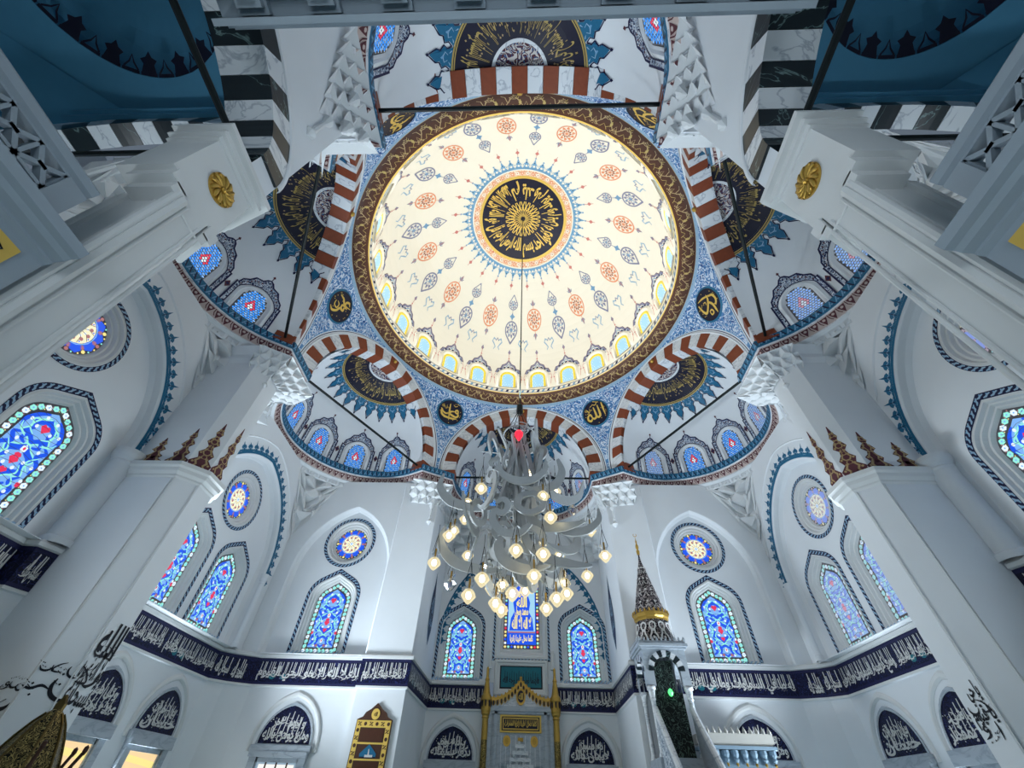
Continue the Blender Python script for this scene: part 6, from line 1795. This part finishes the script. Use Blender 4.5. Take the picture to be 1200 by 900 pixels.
def lamp_mesh(mt):
    b = MB(); b.lathe([(.001, -.16), (.055, -.12), (.145, -.01), (.13, .03), (.07, .10)], (0, 0, 0), mt, 8); b.lathe([(.07, .10), (.055, .13), (.07, .17), (.10, .23)], (0, 0, 0), 'lamp_glass', 8); return b.mesh('glass_shade')
lm_on, lm_off = lamp_mesh('lit_lamp_glass'), lamp_mesh('lamp_glass')
b = MB(); b.lathe([(.001, .08), (.04, .05), (.058, 0), (.04, -.05), (.001, -.07)], (0, 0, 0), 'bulb_light', 8); bulb_on = b.mesh('bulb', True)
b = MB(); b.lathe([(.001, .07), (.03, .04), (.04, 0), (.03, -.045), (.001, -.06)], (0, 0, 0), 'grey_paint', 8); bulb_off = b.mesh('bulb', True)
b = MB()
for q in range(3):
    a = 2 * PI * q / 3
    b.tube([(.09 * cos(a), .09 * sin(a), .22), (0, 0, .62)], .005, 'dark_iron', 4)
b.tube([(0, 0, .6), (0, 0, .85)], .006, 'dark_iron', 4); b.tube([(0, 0, .05), (0, 0, .3)], .02, 'old_gold', 6)
hang = b.mesh('wire')
for i, (x, y, z) in enumerate(LAMPS):
    l = link('lamp', lm_off if i in UNLIT else lm_on, ch, loc=(x, y, z), rz=i * .7)
    link('bulb', bulb_off if i in UNLIT else bulb_on, l); link('wire', hang, l)
rl = thing('red_lamp', 'small red glass lamp glowing at the top of the chandelier', 'lamp', (0.0, -.62, 8.26))
b = MB(); b.lathe([(.001, -.20), (.04, -.14), (.10, -.02), (.11, .05), (.07, .12), (.03, .15)], (0, 0, 0), 'red_light', 10); b.build('glass_shade', rl, True)
b = MB(); b.tube([(0, 0, .12), (0, .16, .465)], .008, 'dark_iron', 5); b.lathe([(.035, .13), (.04, .18), (.01, .2)], (0, 0, 0), 'dark_iron', 8); b.build('wire', rl)

# ---------------------------------------------------------------- bronze standing lamp at the foot of the left rear pier
bz = thing('bronze_lantern', 'ornate bronze standing lantern with curling finials, lower left corner', 'lantern', (-2.86, -5.5, 0))
bz.scale = (.88, .88, .995)
b = MB()
b.lathe([(.20, 0), (.20, .05), (.06, .12), (.04, .4), (.04, 1.45), (.10, 1.5)], (0, 0, 0), 'brass_dark', 12); b.build('stand', bz, True)
b = MB()
b.lathe([(.205, 1.66), (.215, 1.70), (.18, 1.78), (.14, 1.86), (.095, 1.93), (.05, 1.98), (.03, 2.0)], (0, 0, 0), 'lantern_scroll', 8); b.build('hood', bz)
b = MB(); b.lathe([(.10, 1.48), (.17, 1.55), (.20, 1.62), (.205, 1.66)], (0, 0, 0), 'silver', 8); b.build('body', bz)
b = MB()
for k in range(8):
    a = 2 * PI * k / 8
    b.tube([(r * sin(a), r * cos(a), z) for r, z in ((.21, 1.66), (.22, 1.70), (.183, 1.78), (.143, 1.86), (.098, 1.93), (.053, 1.98))], .008, 'brass_dark', 5)
b.build('rib', bz)
b = MB(); b.prism([(-.03, 1.98), (.03, 1.98), (.035, 2.03), (0, 2.08), (-.035, 2.03)], fw, -.012, .012, 'brass_dark', caps=(True, True)); b.build('crest', bz)
for k in range(6):
    a = 2 * PI * k / 6 + .35
    b = MB(); d = Vector((cos(a), sin(a), 0))
    b.tube([d * .21 + Z * 1.54, d * .25 + Z * 1.60, d * .275 + Z * 1.68, d * .285 + Z * 1.74, d * .31 + Z * 1.80], [.008, .014, .026, .012, .012], 'wood_dark', 7); b.lathe([(.001, .03), (.014, .02), (.016, 0), (.008, -.02)], d * .315 + Z * 1.81, 'wood_dark', 6)
    b.tube([d * .30 + Z * 1.5, d * .22 + Z * 1.62], .008, 'dark_iron', 5)
    b.build('finial', bz, True)
